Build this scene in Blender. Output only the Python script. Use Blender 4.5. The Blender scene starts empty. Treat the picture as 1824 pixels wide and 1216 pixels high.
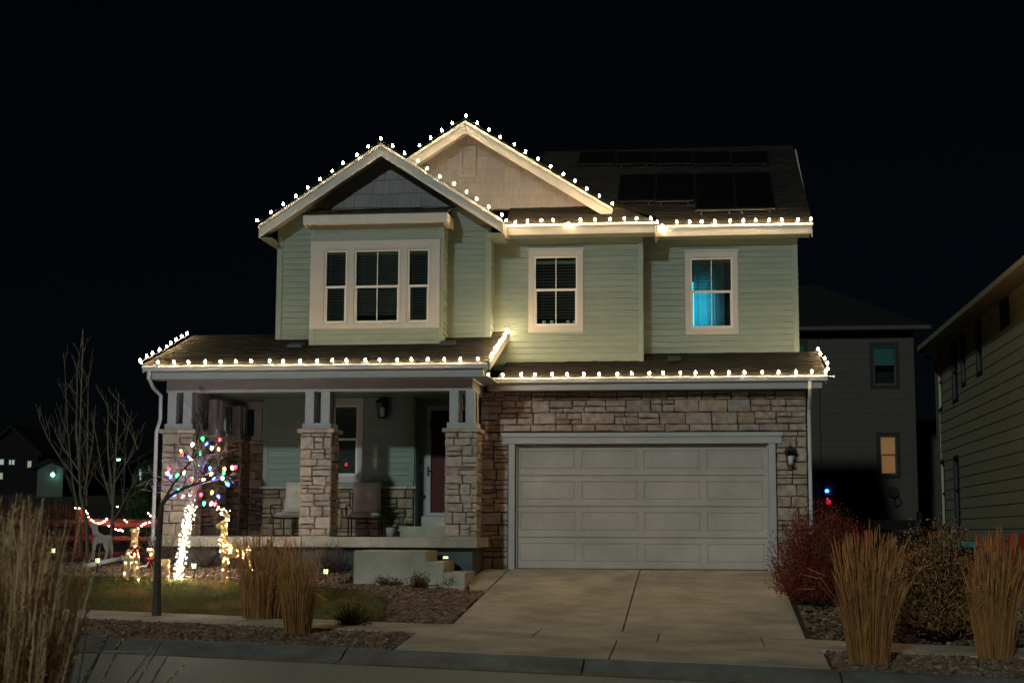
import bpy, math, random
import numpy as np
from mathutils import Vector, Matrix

random.seed(7)
RNG = np.random.default_rng(11)
SC = bpy.context.scene
COL = SC.collection
R = math.radians

# ------------------------------------------------------------------ camera
F_PX, CX, CY = 2700.0, 912.0, 608.0
YAW, PITCH, ROLL = R(7.0), math.atan(342.0 / 2700.0), 0.004
CAM_POS = np.array([1.1368, -29.7076, 0.69])
FW = np.array([-math.sin(YAW) * math.cos(PITCH), math.cos(YAW) * math.cos(PITCH), math.sin(PITCH)])
RT0 = np.array([math.cos(YAW), math.sin(YAW), 0.0])
UP0 = np.cross(RT0, FW)
RT = RT0 * math.cos(ROLL) + UP0 * math.sin(ROLL)
UP = -RT0 * math.sin(ROLL) + UP0 * math.cos(ROLL)
cam_d = bpy.data.cameras.new('camera')
cam = bpy.data.objects.new('camera', cam_d)
COL.objects.link(cam)
cam_d.sensor_width = 36.0
cam_d.lens = F_PX / 1824.0 * 36.0
cam_d.clip_start, cam_d.clip_end = 0.1, 3000.0
cam_d.dof.use_dof = True
cam_d.dof.focus_distance = 29.0
cam_d.dof.aperture_fstop = 5.0
mw = Matrix.Identity(4)
for i in range(3):
    mw[i][0], mw[i][1], mw[i][2], mw[i][3] = RT[i], UP[i], -FW[i], CAM_POS[i]
cam.matrix_world = mw
SC.camera = cam

# ------------------------------------------------------------------ sky, street-light-like key, exposure
SUN_AZ, SUN_EL = R(12.0), R(18.0)          # from the street, left of the camera, low
TO_SUN = Vector((-math.sin(SUN_AZ) * math.cos(SUN_EL), -math.cos(SUN_AZ) * math.cos(SUN_EL), math.sin(SUN_EL)))
world = bpy.data.worlds.new('World')
SC.world = world
world.use_nodes = True
wn = world.node_tree
wn.nodes.clear()
sky = wn.nodes.new('ShaderNodeTexSky')
sky.sky_type = 'NISHITA'
sky.sun_disc = False
sky.sun_elevation = SUN_EL
sky.sun_rotation = math.atan2(TO_SUN.x, TO_SUN.y)
bg = wn.nodes.new('ShaderNodeBackground')
tintn = wn.nodes.new('ShaderNodeMix')
tintn.data_type = 'RGBA'; tintn.blend_type = 'MULTIPLY'
tintn.inputs[0].default_value = 1.0
tintn.inputs[7].default_value = (0.55, 0.75, 1.0, 1)
bg.inputs[1].default_value = 0.00034
wo = wn.nodes.new('ShaderNodeOutputWorld')
wn.links.new(sky.outputs[0], tintn.inputs[6])
wn.links.new(tintn.outputs[2], bg.inputs[0])
wn.links.new(bg.outputs[0], wo.inputs[0])

sun_d = bpy.data.lights.new('sun', 'SUN')
sun_d.energy = 0.56
sun_d.angle = R(2.0)
sun_d.color = (0.82, 1.0, 0.98)
sun = bpy.data.objects.new('sun', sun_d)
sun.rotation_euler = (-TO_SUN).to_track_quat('-Z', 'Y').to_euler()
COL.objects.link(sun)

SC.view_settings.view_transform = 'Standard'
SC.view_settings.look = 'None'
SC.view_settings.exposure = 0.35
SC.view_settings.gamma = 1.0
SC.view_settings.use_curve_mapping = False
SC.render.engine = 'CYCLES'
SC.cycles.use_denoising = True
SC.cycles.max_bounces = 5
SC.cycles.diffuse_bounces = 3
SC.cycles.glossy_bounces = 2
SC.cycles.transparent_max_bounces = 12
SC.cycles.sample_clamp_indirect = 2.0
SC.cycles.use_light_tree = True

BULB_W = 250.0        # radiance of a roofline bulb
MINI_W = 430.0        # radiance of a mini light

# ------------------------------------------------------------------ photo pixel -> point on a known plane of the place
def ray(x, y):
    return FW * F_PX + RT * (x - CX) - UP * (y - CY)

def at(x, y, X=None, Y=None, Z=None):
    d = ray(x, y)
    t = ((X - CAM_POS[0]) / d[0]) if X is not None else ((Y - CAM_POS[1]) / d[1]) if Y is not None else ((Z - CAM_POS[2]) / d[2])
    return CAM_POS + d * t

def at_plane(x, y, p, n):
    d = ray(x, y); p = np.array(p, float); n = np.array(n, float)
    return CAM_POS + d * (((p - CAM_POS) @ n) / (d @ n))

# ------------------------------------------------------------------ terrain
def sstep(a, b, x):
    t = min(1.0, max(0.0, (x - a) / (b - a)))
    return t * t * (3 - 2 * t)

def y_sb(x):                       # back edge of the sidewalk
    return -6.9 - 0.1 * max(-60, min(60, x))

def z_sb(x):
    return -0.7435 - 0.0225 * max(-30, min(30, x))

V_SW, V_KERB, V_PAN, V_ST = 1.5, 3.6, 3.95, 4.3

def prof(v):
    if v < V_SW: return -0.02 * v
    if v < V_KERB: return -0.03 - 0.05 * (v - V_SW)
    if v < V_PAN: return -0.135 - 0.12 * (v - V_KERB) / (V_PAN - V_KERB)
    if v < V_ST: return -0.255 - 0.02 * (v - V_PAN)
    if v < 9: return -0.262 + 0.02 * (v - V_ST)
    if v < 13: return -0.168 - 0.02 * (v - 9)
    return -0.248 + 0.15 * sstep(13, 14, v)

def vof(x, y):
    return (y_sb(x) - y) / 1.005

def G(x, y):
    v = vof(x, y)
    if v >= 0:
        return z_sb(x) + prof(v)
    z0 = 0.2 * sstep(-3.2, -9.0, x) if x < 0 else -0.15 * sstep(3.5, 8.5, x)
    t = min(1.0, max(0.0, y / y_sb(x)))
    p = 1.0 + 0.35 * sstep(-2.7, -3.6, x) + 0.1 * sstep(2.8, 3.6, x)
    z = z0 + (z_sb(x) - z0) * t ** p
    if y > 12:
        z += 0.045 * (min(y, 130) - 12) * sstep(5, -12, x)
    return z

def at_ground(x, y, lift=0.0):
    d = ray(x, y); d = d / np.linalg.norm(d)
    a, b = 6.0, 6.0
    while b < 220:
        p = CAM_POS + d * b
        if p[2] < G(p[0], p[1]) + lift: break
        a = b; b += 0.25
    for _ in range(30):
        m = (a + b) / 2; p = CAM_POS + d * m
        if p[2] < G(p[0], p[1]) + lift: b = m
        else: a = m
    p = CAM_POS + d * a
    return np.array([p[0], p[1], G(p[0], p[1]) + lift])

def pst(x, v, dz=0.0):             # point in street coordinates: x along, v metres out from the sidewalk's back edge
    y = y_sb(x) - v * 1.005
    return (x, y, G(x, y - 1e-4) + dz)

# ------------------------------------------------------------------ materials
def mat(name, col, rough=0.8, var=0.15, scale=8.0, bump=0.0, bscale=40.0, metal=0.0, rnd=0.0, attr=False, spec=0.3,
        stretch=None, col2=None, detail=4.0, stain=0.0, transl=0.0):
    m = bpy.data.materials.new(name)
    m.use_nodes = True
    nt = m.node_tree; nt.nodes.clear(); N = nt.nodes.new; L = nt.links.new
    out = N('ShaderNodeOutputMaterial'); b = N('ShaderNodeBsdfPrincipled')
    L(b.outputs[0], out.inputs[0])
    b.inputs['Roughness'].default_value = rough
    b.inputs['Metallic'].default_value = metal
    b.inputs['Specular IOR Level'].default_value = spec
    tc = N('ShaderNodeTexCoord'); src = tc.outputs['Object']
    geo = N('ShaderNodeNewGeometry'); src = geo.outputs['Position']
    if stretch:
        mp = N('ShaderNodeMapping'); mp.inputs['Scale'].default_value = stretch
        L(src, mp.inputs[0]); src = mp.outputs[0]
    nz = N('ShaderNodeTexNoise'); nz.inputs['Scale'].default_value = scale; nz.inputs['Detail'].default_value = detail
    L(src, nz.inputs['Vector'])
    mx = N('ShaderNodeMix'); mx.data_type = 'RGBA'
    c = np.array(col); c2 = np.array(col2) if col2 else c
    mx.inputs[6].default_value = (*(c * (1 - var)), 1)
    mx.inputs[7].default_value = (*(c2 * (1 + var)), 1)
    rp = N('ShaderNodeMapRange'); rp.inputs[1].default_value = 0.3; rp.inputs[2].default_value = 0.7
    L(nz.outputs[0], rp.inputs[0]); L(rp.outputs[0], mx.inputs[0])
    col_out = mx.outputs[2]
    if stain:
        n2 = N('ShaderNodeTexNoise'); n2.inputs['Scale'].default_value = 0.9; n2.inputs['Detail'].default_value = 8; n2.inputs['Roughness'].default_value = 0.7
        L(src, n2.inputs['Vector'])
        n3 = N('ShaderNodeTexNoise'); n3.inputs['Scale'].default_value = 160; n3.inputs['Detail'].default_value = 2
        L(src, n3.inputs['Vector'])
        r2 = N('ShaderNodeMapRange'); r2.inputs[1].default_value = 0.38; r2.inputs[2].default_value = 0.62; r2.inputs[3].default_value = 1 - stain; r2.inputs[4].default_value = 1.06
        L(n2.outputs[0], r2.inputs[0])
        r3 = N('ShaderNodeMapRange'); r3.inputs[1].default_value = 0.3; r3.inputs[2].default_value = 0.7; r3.inputs[3].default_value = 0.78; r3.inputs[4].default_value = 1.2
        L(n3.outputs[0], r3.inputs[0])
        pm = N('ShaderNodeMath'); pm.operation = 'MULTIPLY'; L(r2.outputs[0], pm.inputs[0]); L(r3.outputs[0], pm.inputs[1])
        hv_ = N('ShaderNodeHueSaturation'); L(col_out, hv_.inputs['Color']); L(pm.outputs[0], hv_.inputs['Value']); col_out = hv_.outputs[0]
    if rnd:
        oi = N('ShaderNodeObjectInfo'); hs = N('ShaderNodeHueSaturation')
        m1 = N('ShaderNodeMapRange'); m1.inputs[3].default_value = 1 - rnd; m1.inputs[4].default_value = 1 + rnd
        L(oi.outputs['Random'], m1.inputs[0]); L(m1.outputs[0], hs.inputs['Value'])
        ml = N('ShaderNodeMath'); ml.operation = 'MULTIPLY_ADD'; ml.inputs[1].default_value = 7.31; ml.inputs[2].default_value = 0
        fr = N('ShaderNodeMath'); fr.operation = 'FRACT'
        L(oi.outputs['Random'], ml.inputs[0]); L(ml.outputs[0], fr.inputs[0])
        m2 = N('ShaderNodeMapRange'); m2.inputs[3].default_value = 1 - rnd * 1.2; m2.inputs[4].default_value = 1 + rnd * 1.2
        L(fr.outputs[0], m2.inputs[0]); L(m2.outputs[0], hs.inputs['Saturation'])
        L(col_out, hs.inputs['Color']); col_out = hs.outputs[0]
    if attr:
        at_ = N('ShaderNodeAttribute'); at_.attribute_name = 'tint'
        mm = N('ShaderNodeMix'); mm.data_type = 'RGBA'; mm.blend_type = 'MULTIPLY'; mm.inputs[0].default_value = 1
        L(col_out, mm.inputs[6]); L(at_.outputs['Color'], mm.inputs[7]); col_out = mm.outputs[2]
    L(col_out, b.inputs['Base Color'])
    if transl:
        tr = N('ShaderNodeBsdfTranslucent'); xs = N('ShaderNodeMixShader'); xs.inputs[0].default_value = transl
        L(col_out, tr.inputs[0]); L(b.outputs[0], xs.inputs[1]); L(tr.outputs[0], xs.inputs[2]); L(xs.outputs[0], out.inputs[0])
    if bump:
        nb = N('ShaderNodeTexNoise'); nb.inputs['Scale'].default_value = bscale; nb.inputs['Detail'].default_value = 5
        L(src, nb.inputs['Vector'])
        bp = N('ShaderNodeBump'); bp.inputs['Strength'].default_value = bump; bp.inputs['Distance'].default_value = 0.02
        L(nb.outputs[0], bp.inputs['Height']); L(bp.outputs[0], b.inputs['Normal'])
    return m

def emit(name, col, strength, base=(0.8, 0.8, 0.8)):
    m = bpy.data.materials.new(name); m.use_nodes = True
    b = m.node_tree.nodes['Principled BSDF']
    b.inputs['Base Color'].default_value = (*base, 1)
    b.inputs['Emission Color'].default_value = (*col, 1)
    b.inputs['Emission Strength'].default_value = strength
    b.inputs['Roughness'].default_value = 0.4
    return m

def glass(name, refl=0.10, tint=(0.75, 0.85, 0.85)):
    m = bpy.data.materials.new(name); m.use_nodes = True
    nt = m.node_tree; nt.nodes.clear(); N = nt.nodes.new; L = nt.links.new
    o = N('ShaderNodeOutputMaterial'); t = N('ShaderNodeBsdfTransparent'); g = N('ShaderNodeBsdfGlossy'); x = N('ShaderNodeMixShader')
    t.inputs[0].default_value = (*tint, 1); g.inputs['Roughness'].default_value = 0.03
    fr = N('ShaderNodeLayerWeight'); fr.inputs[0].default_value = 0.25
    ad = N('ShaderNodeMath'); ad.operation = 'ADD'; ad.inputs[1].default_value = refl
    L(fr.outputs['Facing'], ad.inputs[0]); ad.use_clamp = True
    x.inputs[0].default_value = refl
    L(t.outputs[0], x.inputs[1]); L(g.outputs[0], x.inputs[2]); L(x.outputs[0], o.inputs[0])
    return m

MT = {}
def setup_mats():
    M = MT
    M['siding'] = mat('sage siding', (0.24, 0.295, 0.255), 0.65, 0.07, 3, 0.25, 60, rnd=0.05, stretch=(1, 1, 6))
    M['shake'] = mat('gable shake', (0.295, 0.27, 0.265), 0.75, 0.10, 4, 0.5, 50, rnd=0.09, stretch=(6, 1, 1))
    M['trim'] = mat('greige trim', (0.46, 0.44, 0.43), 0.6, 0.05, 3, 0.15, 40)
    M['fascia'] = mat('fascia paint', (0.62, 0.59, 0.54), 0.6, 0.06, 5, 0.2, 30)
    M['sidetrim'] = mat('sage trim', (0.23, 0.285, 0.25), 0.6, 0.05, 3, 0.15, 40)
    M['gutter'] = mat('gutter enamel', (0.68, 0.67, 0.65), 0.35, 0.04, 2, 0.0, spec=0.5)
    M['door'] = mat('garage door enamel', (0.53, 0.45, 0.40), 0.55, 0.05, 1.5, 0.12, 120, stain=0.12)
    M['stone'] = mat('ledge stone', (0.40, 0.285, 0.215), 0.9, 0.20, 9, 0.9, 22, rnd=0.18, col2=(0.44, 0.335, 0.265))
    M['stonej'] = mat('ledge stone joined', (0.33, 0.265, 0.21), 0.9, 0.22, 9, 0.9, 22, attr=True)
    M['stonec'] = mat('column stone', (0.45, 0.37, 0.30), 0.9, 0.20, 9, 0.9, 22, rnd=0.15)
    M['mortar'] = mat('recessed mortar', (0.025, 0.022, 0.02), 0.95, 0.3, 30, 0.6, 60)
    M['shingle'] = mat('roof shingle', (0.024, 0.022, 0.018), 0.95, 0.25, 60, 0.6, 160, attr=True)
    M['roofdark'] = mat('roof deck', (0.025, 0.022, 0.02), 0.95)
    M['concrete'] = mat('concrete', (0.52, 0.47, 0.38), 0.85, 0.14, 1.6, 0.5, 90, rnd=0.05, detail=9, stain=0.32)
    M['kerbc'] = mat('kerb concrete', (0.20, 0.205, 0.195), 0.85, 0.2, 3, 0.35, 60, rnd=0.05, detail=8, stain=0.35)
    M['asphalt'] = mat('asphalt', (0.13, 0.22, 0.24), 0.6, 0.5, 70, 0.9, 90, detail=8, spec=0.5)  # teal cast of the street-lamp light is put into the road colour
    M['soil'] = mat('soil', (0.05, 0.04, 0.028), 0.95, 0.3, 6, 0.6, 20)
    M['turf'] = mat('turf', (0.17, 0.14, 0.06), 0.95, 0.3, 3, 0.6, 30)
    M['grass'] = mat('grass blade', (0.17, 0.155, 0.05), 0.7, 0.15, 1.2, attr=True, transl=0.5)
    M['pebble'] = mat('pebble', (0.20, 0.145, 0.105), 0.85, 0.15, 40, attr=True)
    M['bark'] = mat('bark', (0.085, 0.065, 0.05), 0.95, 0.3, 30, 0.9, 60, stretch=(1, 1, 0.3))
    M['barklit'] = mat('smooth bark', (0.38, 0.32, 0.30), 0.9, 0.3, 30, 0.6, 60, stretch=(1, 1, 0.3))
    M['twig'] = mat('pale twig bark', (0.14, 0.125, 0.09), 0.9, 0.25, 30)
    M['straw'] = mat('dry grass', (0.58, 0.28, 0.095), 0.85, 0.2, 5, attr=True, transl=0.25)
    M['strawpale'] = mat('pale plume', (0.80, 0.62, 0.40), 0.9, 0.15, 5, attr=True, transl=0.35)
    M['redleaf'] = mat('barberry leaf', (0.25, 0.034, 0.020), 0.8, 0.2, 6, attr=True)
    M['dryseed'] = mat('dry seedhead', (0.46, 0.25, 0.10), 0.9, 0.2, 6, attr=True)
    M['leafdry'] = mat('withered leaf', (0.15, 0.06, 0.035), 0.85, 0.2, 8, attr=True)
    M['green'] = mat('evergreen', (0.035, 0.085, 0.030), 0.75, 0.2, 6, attr=True)
    M['black'] = mat('black metal', (0.018, 0.017, 0.016), 0.45, 0.1, 10, metal=0.3)
    M['cushion'] = mat('cushion', (0.62, 0.56, 0.48), 0.95, 0.06, 6, 0.4, 200)
    M['redpaint'] = mat('oxblood door', (0.075, 0.007, 0.006), 0.6, 0.1, 4, 0.1, 40)
    M['fence'] = mat('stained cedar', (0.12, 0.035, 0.022), 0.85, 0.25, 6, 0.5, 40, rnd=0.12, stretch=(1, 1, 0.3))
    M['redfence'] = mat('red fence stain', (0.26, 0.035, 0.022), 0.85, 0.25, 6, 0.4, 40, rnd=0.12, stretch=(1, 1, 0.3))
    M['room'] = mat('dark room', (0.06, 0.045, 0.038), 0.95)
    M['slat'] = mat('blind slat', (0.20, 0.18, 0.155), 0.6, 0.05)
    M['sash'] = mat('sash vinyl', (0.66, 0.65, 0.62), 0.5, 0.04)
    M['glass'] = glass('window glass')
    M['socket'] = mat('green socket', (0.015, 0.035, 0.02), 0.5)
    M['bulb'] = emit('warm bulb', (1.0, 0.68, 0.34), BULB_W)
    M['bulbdim'] = emit('warm bulb dimmer', (1.0, 0.66, 0.32), BULB_W * 0.72)
    M['bulbhot'] = emit('warm bulb brighter', (1.0, 0.70, 0.37), BULB_W * 1.3)
    M['mini'] = emit('mini warm bulb', (1.0, 0.66, 0.30), MINI_W * 1.6)
    M['miniw'] = emit('mini white bulb', (1.0, 0.86, 0.62), MINI_W * 1.3)
    M['minip'] = emit('mini pinkish bulb', (1.0, 0.40, 0.28), 40.0)
    M['wire'] = mat('gold wire mesh', (0.74, 0.54, 0.28), 0.55, 0.1, 20, spec=0.5)
    M['wirewhite'] = mat('white wicker', (0.42, 0.38, 0.36), 0.8, 0.1, 20)
    M['ribbon'] = mat('red ribbon', (0.45, 0.012, 0.018), 0.5, 0.15, 20)
    M['found'] = mat('painted foundation', (0.10, 0.12, 0.12), 0.9, 0.15, 4, 0.4, 30)
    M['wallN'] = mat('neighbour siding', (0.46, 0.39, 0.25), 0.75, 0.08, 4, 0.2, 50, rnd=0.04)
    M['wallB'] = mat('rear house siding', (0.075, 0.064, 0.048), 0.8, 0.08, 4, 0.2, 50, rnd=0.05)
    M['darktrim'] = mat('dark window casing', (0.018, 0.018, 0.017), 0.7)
    M['darkwall'] = mat('far dark wall', (0.007, 0.006, 0.0055), 0.9, 0.2, 2)  # far houses stand unlit; their night darkness is put into this colour
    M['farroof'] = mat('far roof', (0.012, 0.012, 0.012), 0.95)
    M['grey'] = mat('grey enclosure', (0.055, 0.055, 0.055), 0.6)
    M['solar'] = mat('solar cell', (0.004, 0.004, 0.006), 0.6, 0.1, 20, spec=0.15)
    M['alu'] = mat('dark aluminium', (0.05, 0.05, 0.055), 0.4, metal=0.6)
    M['cyanpipe'] = mat('white drain pipe', (0.55, 0.58, 0.60), 0.5)
    M['tarp'] = mat('teal tarp', (0.02, 0.20, 0.24), 0.6)
    M['carpaint'] = mat('car paint', (0.05, 0.08, 0.09), 0.3, spec=0.5)
setup_mats()

# ------------------------------------------------------------------ mesh helpers
class MB:
    def __init__(self): self.v = []; self.f = []; self.mi = []; self.t = []; self.tint = None
    def add(self, vs, fs, mi=0, tint=None):
        b = len(self.v)
        self.v.extend([tuple(map(float, p)) for p in vs])
        self.f.extend([tuple(i + b for i in q) for q in fs])
        self.mi.extend([mi] * len(fs))
        self.t.extend([tint if tint is not None else (1, 1, 1)] * len(vs))
        return self
    def box(self, x0, x1, y0, y1, z0, z1, mi=0, tint=None):
        vs = [(x0, y0, z0), (x1, y0, z0), (x1, y1, z0), (x0, y1, z0), (x0, y0, z1), (x1, y0, z1), (x1, y1, z1), (x0, y1, z1)]
        return self.add(vs, [(0, 3, 2, 1), (4, 5, 6, 7), (0, 1, 5, 4), (1, 2, 6, 5), (2, 3, 7, 6), (3, 0, 4, 7)], mi, tint)
    def extr(self, poly, vec, mi=0, tint=None):
        n = len(poly); poly = [np.array(p, float) for p in poly]; vec = np.array(vec, float)
        vs = poly + [p + vec for p in poly]
        fs = [tuple(range(n)), tuple(range(2 * n - 1, n - 1, -1))] + [(i, n + i, n + (i + 1) % n, (i + 1) % n) for i in range(n)]
        return self.add(vs, fs, mi, tint)
    def tube(self, pts, rad, n=6, mi=0, cap=True, tint=None):
        pts = [np.array(p, float) for p in pts]
        if not hasattr(rad, '__len__'): rad = [rad] * len(pts)
        vs, fs = [], []
        ref = None
        for i, p in enumerate(pts):
            d = pts[min(i + 1, len(pts) - 1)] - pts[max(i - 1, 0)]
            d = d / (np.linalg.norm(d) + 1e-9)
            if ref is None:
                ref = np.array([0, 0, 1.0]) if abs(d[2]) < 0.9 else np.array([1.0, 0, 0])
            a = np.cross(d, ref); a /= (np.linalg.norm(a) + 1e-9); b = np.cross(d, a); ref = -b if False else ref
            for k in range(n):
                an = 2 * math.pi * k / n
                vs.append(p + (a * math.cos(an) + b * math.sin(an)) * rad[i])
        for i in range(len(pts) - 1):
            for k in range(n):
                fs.append((i * n + k, i * n + (k + 1) % n, (i + 1) * n + (k + 1) % n, (i + 1) * n + k))
        if cap:
            fs.append(tuple(range(n - 1, -1, -1))); e = (len(pts) - 1) * n; fs.append(tuple(range(e, e + n)))
        return self.add(vs, fs, mi, tint)
    def lathe(self, prof_, n=10, c=(0, 0, 0), mi=0, tint=None):
        vs, fs = [], []
        for r, z in prof_:
            for k in range(n):
                an = 2 * math.pi * k / n
                vs.append((c[0] + r * math.cos(an), c[1] + r * math.sin(an), c[2] + z))
        for i in range(len(prof_) - 1):
            for k in range(n):
                fs.append((i * n + k, i * n + (k + 1) % n, (i + 1) * n + (k + 1) % n, (i + 1) * n + k))
        fs.append(tuple(range(n - 1, -1, -1))); e = (len(prof_) - 1) * n; fs.append(tuple(range(e, e + n)))
        return self.add(vs, fs, mi, tint)
    def ball(self, c, r, mi=0, tint=None, sq=(1, 1, 1)):
        c = np.array(c, float)
        return self.add([c + np.array(p) * r * np.array(sq) for p in ICO_V], ICO_F, mi, tint)
    def mesh(self, name, mats, smooth=False):
        me = bpy.data.meshes.new(name)
        me.from_pydata(self.v, [], self.f)
        ms = mats if isinstance(mats, (list, tuple)) else [mats]
        for m in ms: me.materials.append(MT[m] if isinstance(m, str) else m)
        if len(ms) > 1: me.polygons.foreach_set('material_index', self.mi)
        if any(t != (1, 1, 1) for t in self.t[:50] + self.t[-50:]):
            a = me.color_attributes.new('tint', 'FLOAT_COLOR', 'POINT')
            arr = np.ones((len(self.v), 4), np.float32); arr[:, :3] = np.array(self.t, np.float32)
            a.data.foreach_set('color', arr.ravel())
        if smooth: me.polygons.foreach_set('use_smooth', [True] * len(me.polygons))
        me.update()
        return me
    def build(self, name, mats, parent=None, smooth=False, kind=None):
        return link(name, self.mesh(name, mats, smooth), parent, kind)

_t = (1 + 5 ** 0.5) / 2
ICO_V = [np.array(p) / math.sqrt(1 + _t * _t) for p in [(-1, _t, 0), (1, _t, 0), (-1, -_t, 0), (1, -_t, 0), (0, -1, _t), (0, 1, _t), (0, -1, -_t), (0, 1, -_t), (_t, 0, -1), (_t, 0, 1), (-_t, 0, -1), (-_t, 0, 1)]]
ICO_F = [(0, 11, 5), (0, 5, 1), (0, 1, 7), (0, 7, 10), (0, 10, 11), (1, 5, 9), (5, 11, 4), (11, 10, 2), (10, 7, 6), (7, 1, 8), (3, 9, 4), (3, 4, 2), (3, 2, 6), (3, 6, 8), (3, 8, 9), (4, 9, 5), (2, 4, 11), (6, 2, 10), (8, 6, 7), (9, 8, 1)]

def link(name, me, parent=None, kind=None):
    o = bpy.data.objects.new(name, me); COL.objects.link(o)
    if parent is not None:
        o.parent = parent
        if parent.parent is None:
            o.matrix_parent_inverse = Matrix.Translation(-Vector(parent.location))
    if kind: o['kind'] = kind
    return o

def thing(name, label, cat, loc=(0, 0, 0), group=None):
    """an Empty at the thing's base; parts are given in world coordinates and keep them"""
    o = bpy.data.objects.new(name, None); COL.objects.link(o)
    o.location = tuple(map(float, loc)); o.empty_display_size = 0.2
    tag(o, label, cat, group)
    return o

def tag(o, label, cat, group=None):
    o['label'] = label; o['category'] = cat
    if group: o['group'] = group
    return o

def struct_empty(name, loc=(0, 0, 0)):
    o = bpy.data.objects.new(name, None); COL.objects.link(o); o.location = loc; o['kind'] = 'structure'
    return o

def bulk(name, V, Fc, mats, parent=None, kind=None, tint=None, smooth=False):
    """big vertex/face arrays (triangles or quads) into one mesh"""
    me = bpy.data.meshes.new(name)
    V = np.asarray(V, np.float32); Fc = np.asarray(Fc, np.int32); k = Fc.shape[1]
    me.vertices.add(len(V)); me.vertices.foreach_set('co', V.ravel())
    me.loops.add(Fc.size); me.loops.foreach_set('vertex_index', Fc.ravel())
    me.polygons.add(len(Fc)); me.polygons.foreach_set('loop_start', np.arange(0, Fc.size, k, dtype=np.int32))
    try: me.polygons.foreach_set('loop_total', np.full(len(Fc), k, np.int32))
    except Exception: pass
    me.materials.append(MT[mats])
    if tint is not None:
        a = me.color_attributes.new('tint', 'FLOAT_COLOR', 'POINT')
        arr = np.ones((len(V), 4), np.float32); arr[:, :3] = tint
        a.data.foreach_set('color', arr.ravel())
    me.update(calc_edges=True); me.validate()
    me.polygons.foreach_set('use_smooth', [bool(smooth)] * len(me.polygons))
    return link(name, me, parent, kind)

def clip_poly(poly, clip):
    """Sutherland-Hodgman in 2-D, clip is convex and counter-clockwise"""
    out = [tuple(p) for p in poly]
    for i in range(len(clip)):
        a, b = clip[i], clip[(i + 1) % len(clip)]
        def side(p): return (b[0] - a[0]) * (p[1] - a[1]) - (b[1] - a[1]) * (p[0] - a[0])
        src, out = out, []
        for j in range(len(src)):
            p, q = src[j], src[(j + 1) % len(src)]
            sp, sq = side(p), side(q)
            if sp >= -1e-9: out.append(p)
            if sp * sq < -1e-12:
                t = sp / (sp - sq); out.append((p[0] + t * (q[0] - p[0]), p[1] + t * (q[1] - p[1])))
        if len(out) < 3: return []
    return out

def rect_minus(r, holes):
    """(u0,u1,z0,z1) minus axis-aligned holes -> list of rectangles"""
    rs = [r]
    for h in holes:
        nr = []
        for (a, b, c, d) in rs:
            if h[0] >= b or h[1] <= a or h[2] >= d or h[3] <= c: nr.append((a, b, c, d)); continue
            z0, z1 = max(c, h[2]), min(d, h[3])
            if c < z0: nr.append((a, b, c, z0))
            if z1 < d: nr.append((a, b, z1, d))
            if a < h[0]: nr.append((a, h[0], z0, z1))
            if h[1] < b: nr.append((h[1], b, z0, z1))
        rs = nr
    return [q for q in rs if q[1] - q[0] > 1e-4 and q[3] - q[2] > 1e-4]

class Frame:
    """a vertical wall plane: origin O (z ignored), U along the wall, N outward"""
    def __init__(self, O, U, N): self.O = np.array([O[0], O[1], 0.0]); self.U = np.array([U[0], U[1], 0.0]); self.N = np.array([N[0], N[1], 0.0])
    def p(self, u, z, d=0.0): return self.O + self.U * u + self.N * d + np.array([0, 0, z])
    def box(self, mb, u0, u1, z0, z1, d0, d1, mi=0, tint=None):
        poly = [self.p(u0, z0, d0), self.p(u1, z0, d0), self.p(u1, z1, d0), self.p(u0, z1, d0)]
        mb.extr(poly, self.N * (d1 - d0), mi, tint)

FRONT = lambda Y: Frame((0, Y), (1, 0), (0, -1))
RIGHT = lambda X: Frame((X, 0), (0, 1), (1, 0))
LEFT = lambda X: Frame((X, 0), (0, -1), (-1, 0))

# ================================================================== THE SETTING
def grid_sheet(name, xs, ys, zf, m, parent=None, kind=None, skirt=0.0):
    V = [(x, y, zf(x, y)) for y in ys for x in xs]
    nx = len(xs)
    Fc = [(j * nx + i, j * nx + i + 1, (j + 1) * nx + i + 1, (j + 1) * nx + i) for j in range(len(ys) - 1) for i in range(nx - 1)]
    return bulk(name, V, Fc, m, parent, kind, smooth=True)

def lin(a, b, n): return list(np.linspace(a, b, n))
gx = lin(-600, -60, 10) + lin(-55, -18, 12) + lin(-16, 12, 57) + lin(14, 60, 10) + lin(90, 600, 8)
gy = lin(-60, -25, 8) + lin(-22, 6, 85) + lin(8, 40, 17) + lin(45, 140, 14) + lin(180, 1500, 9)
grid_sheet('ground', gx, gy, lambda x, y: G(x, y) - 0.05, 'soil', kind='structure')

def strip(name, xs, vs, dz, m, parent=None, kind=None, thick=0.0):
    V = []; nx = len(xs)
    for v in vs:
        for x in xs:
            y = y_sb(x) - v * 1.005
            V.append((x, y, z_sb(x) + prof(v) + dz))
    Fc = [(j * nx + i, (j + 1) * nx + i, (j + 1) * nx + i + 1, j * nx + i + 1) for j in range(len(vs) - 1) for i in range(nx - 1)]
    if thick:
        n = len(V); V += [(x, y, z - thick) for x, y, z in V]
        rim = [(j * nx, (j + 1) * nx) for j in range(len(vs) - 1)] + [((len(vs) - 1) * nx + i, (len(vs) - 1) * nx + i + 1) for i in range(nx - 1)]
        rim += [((j + 1) * nx + nx - 1, j * nx + nx - 1) for j in range(len(vs) - 1)] + [(i + 1, i) for i in range(nx - 1)]
        Fc += [(b, a, a + n, b + n) for a, b in rim]
    return bulk(name, V, Fc, m, parent, kind)

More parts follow.
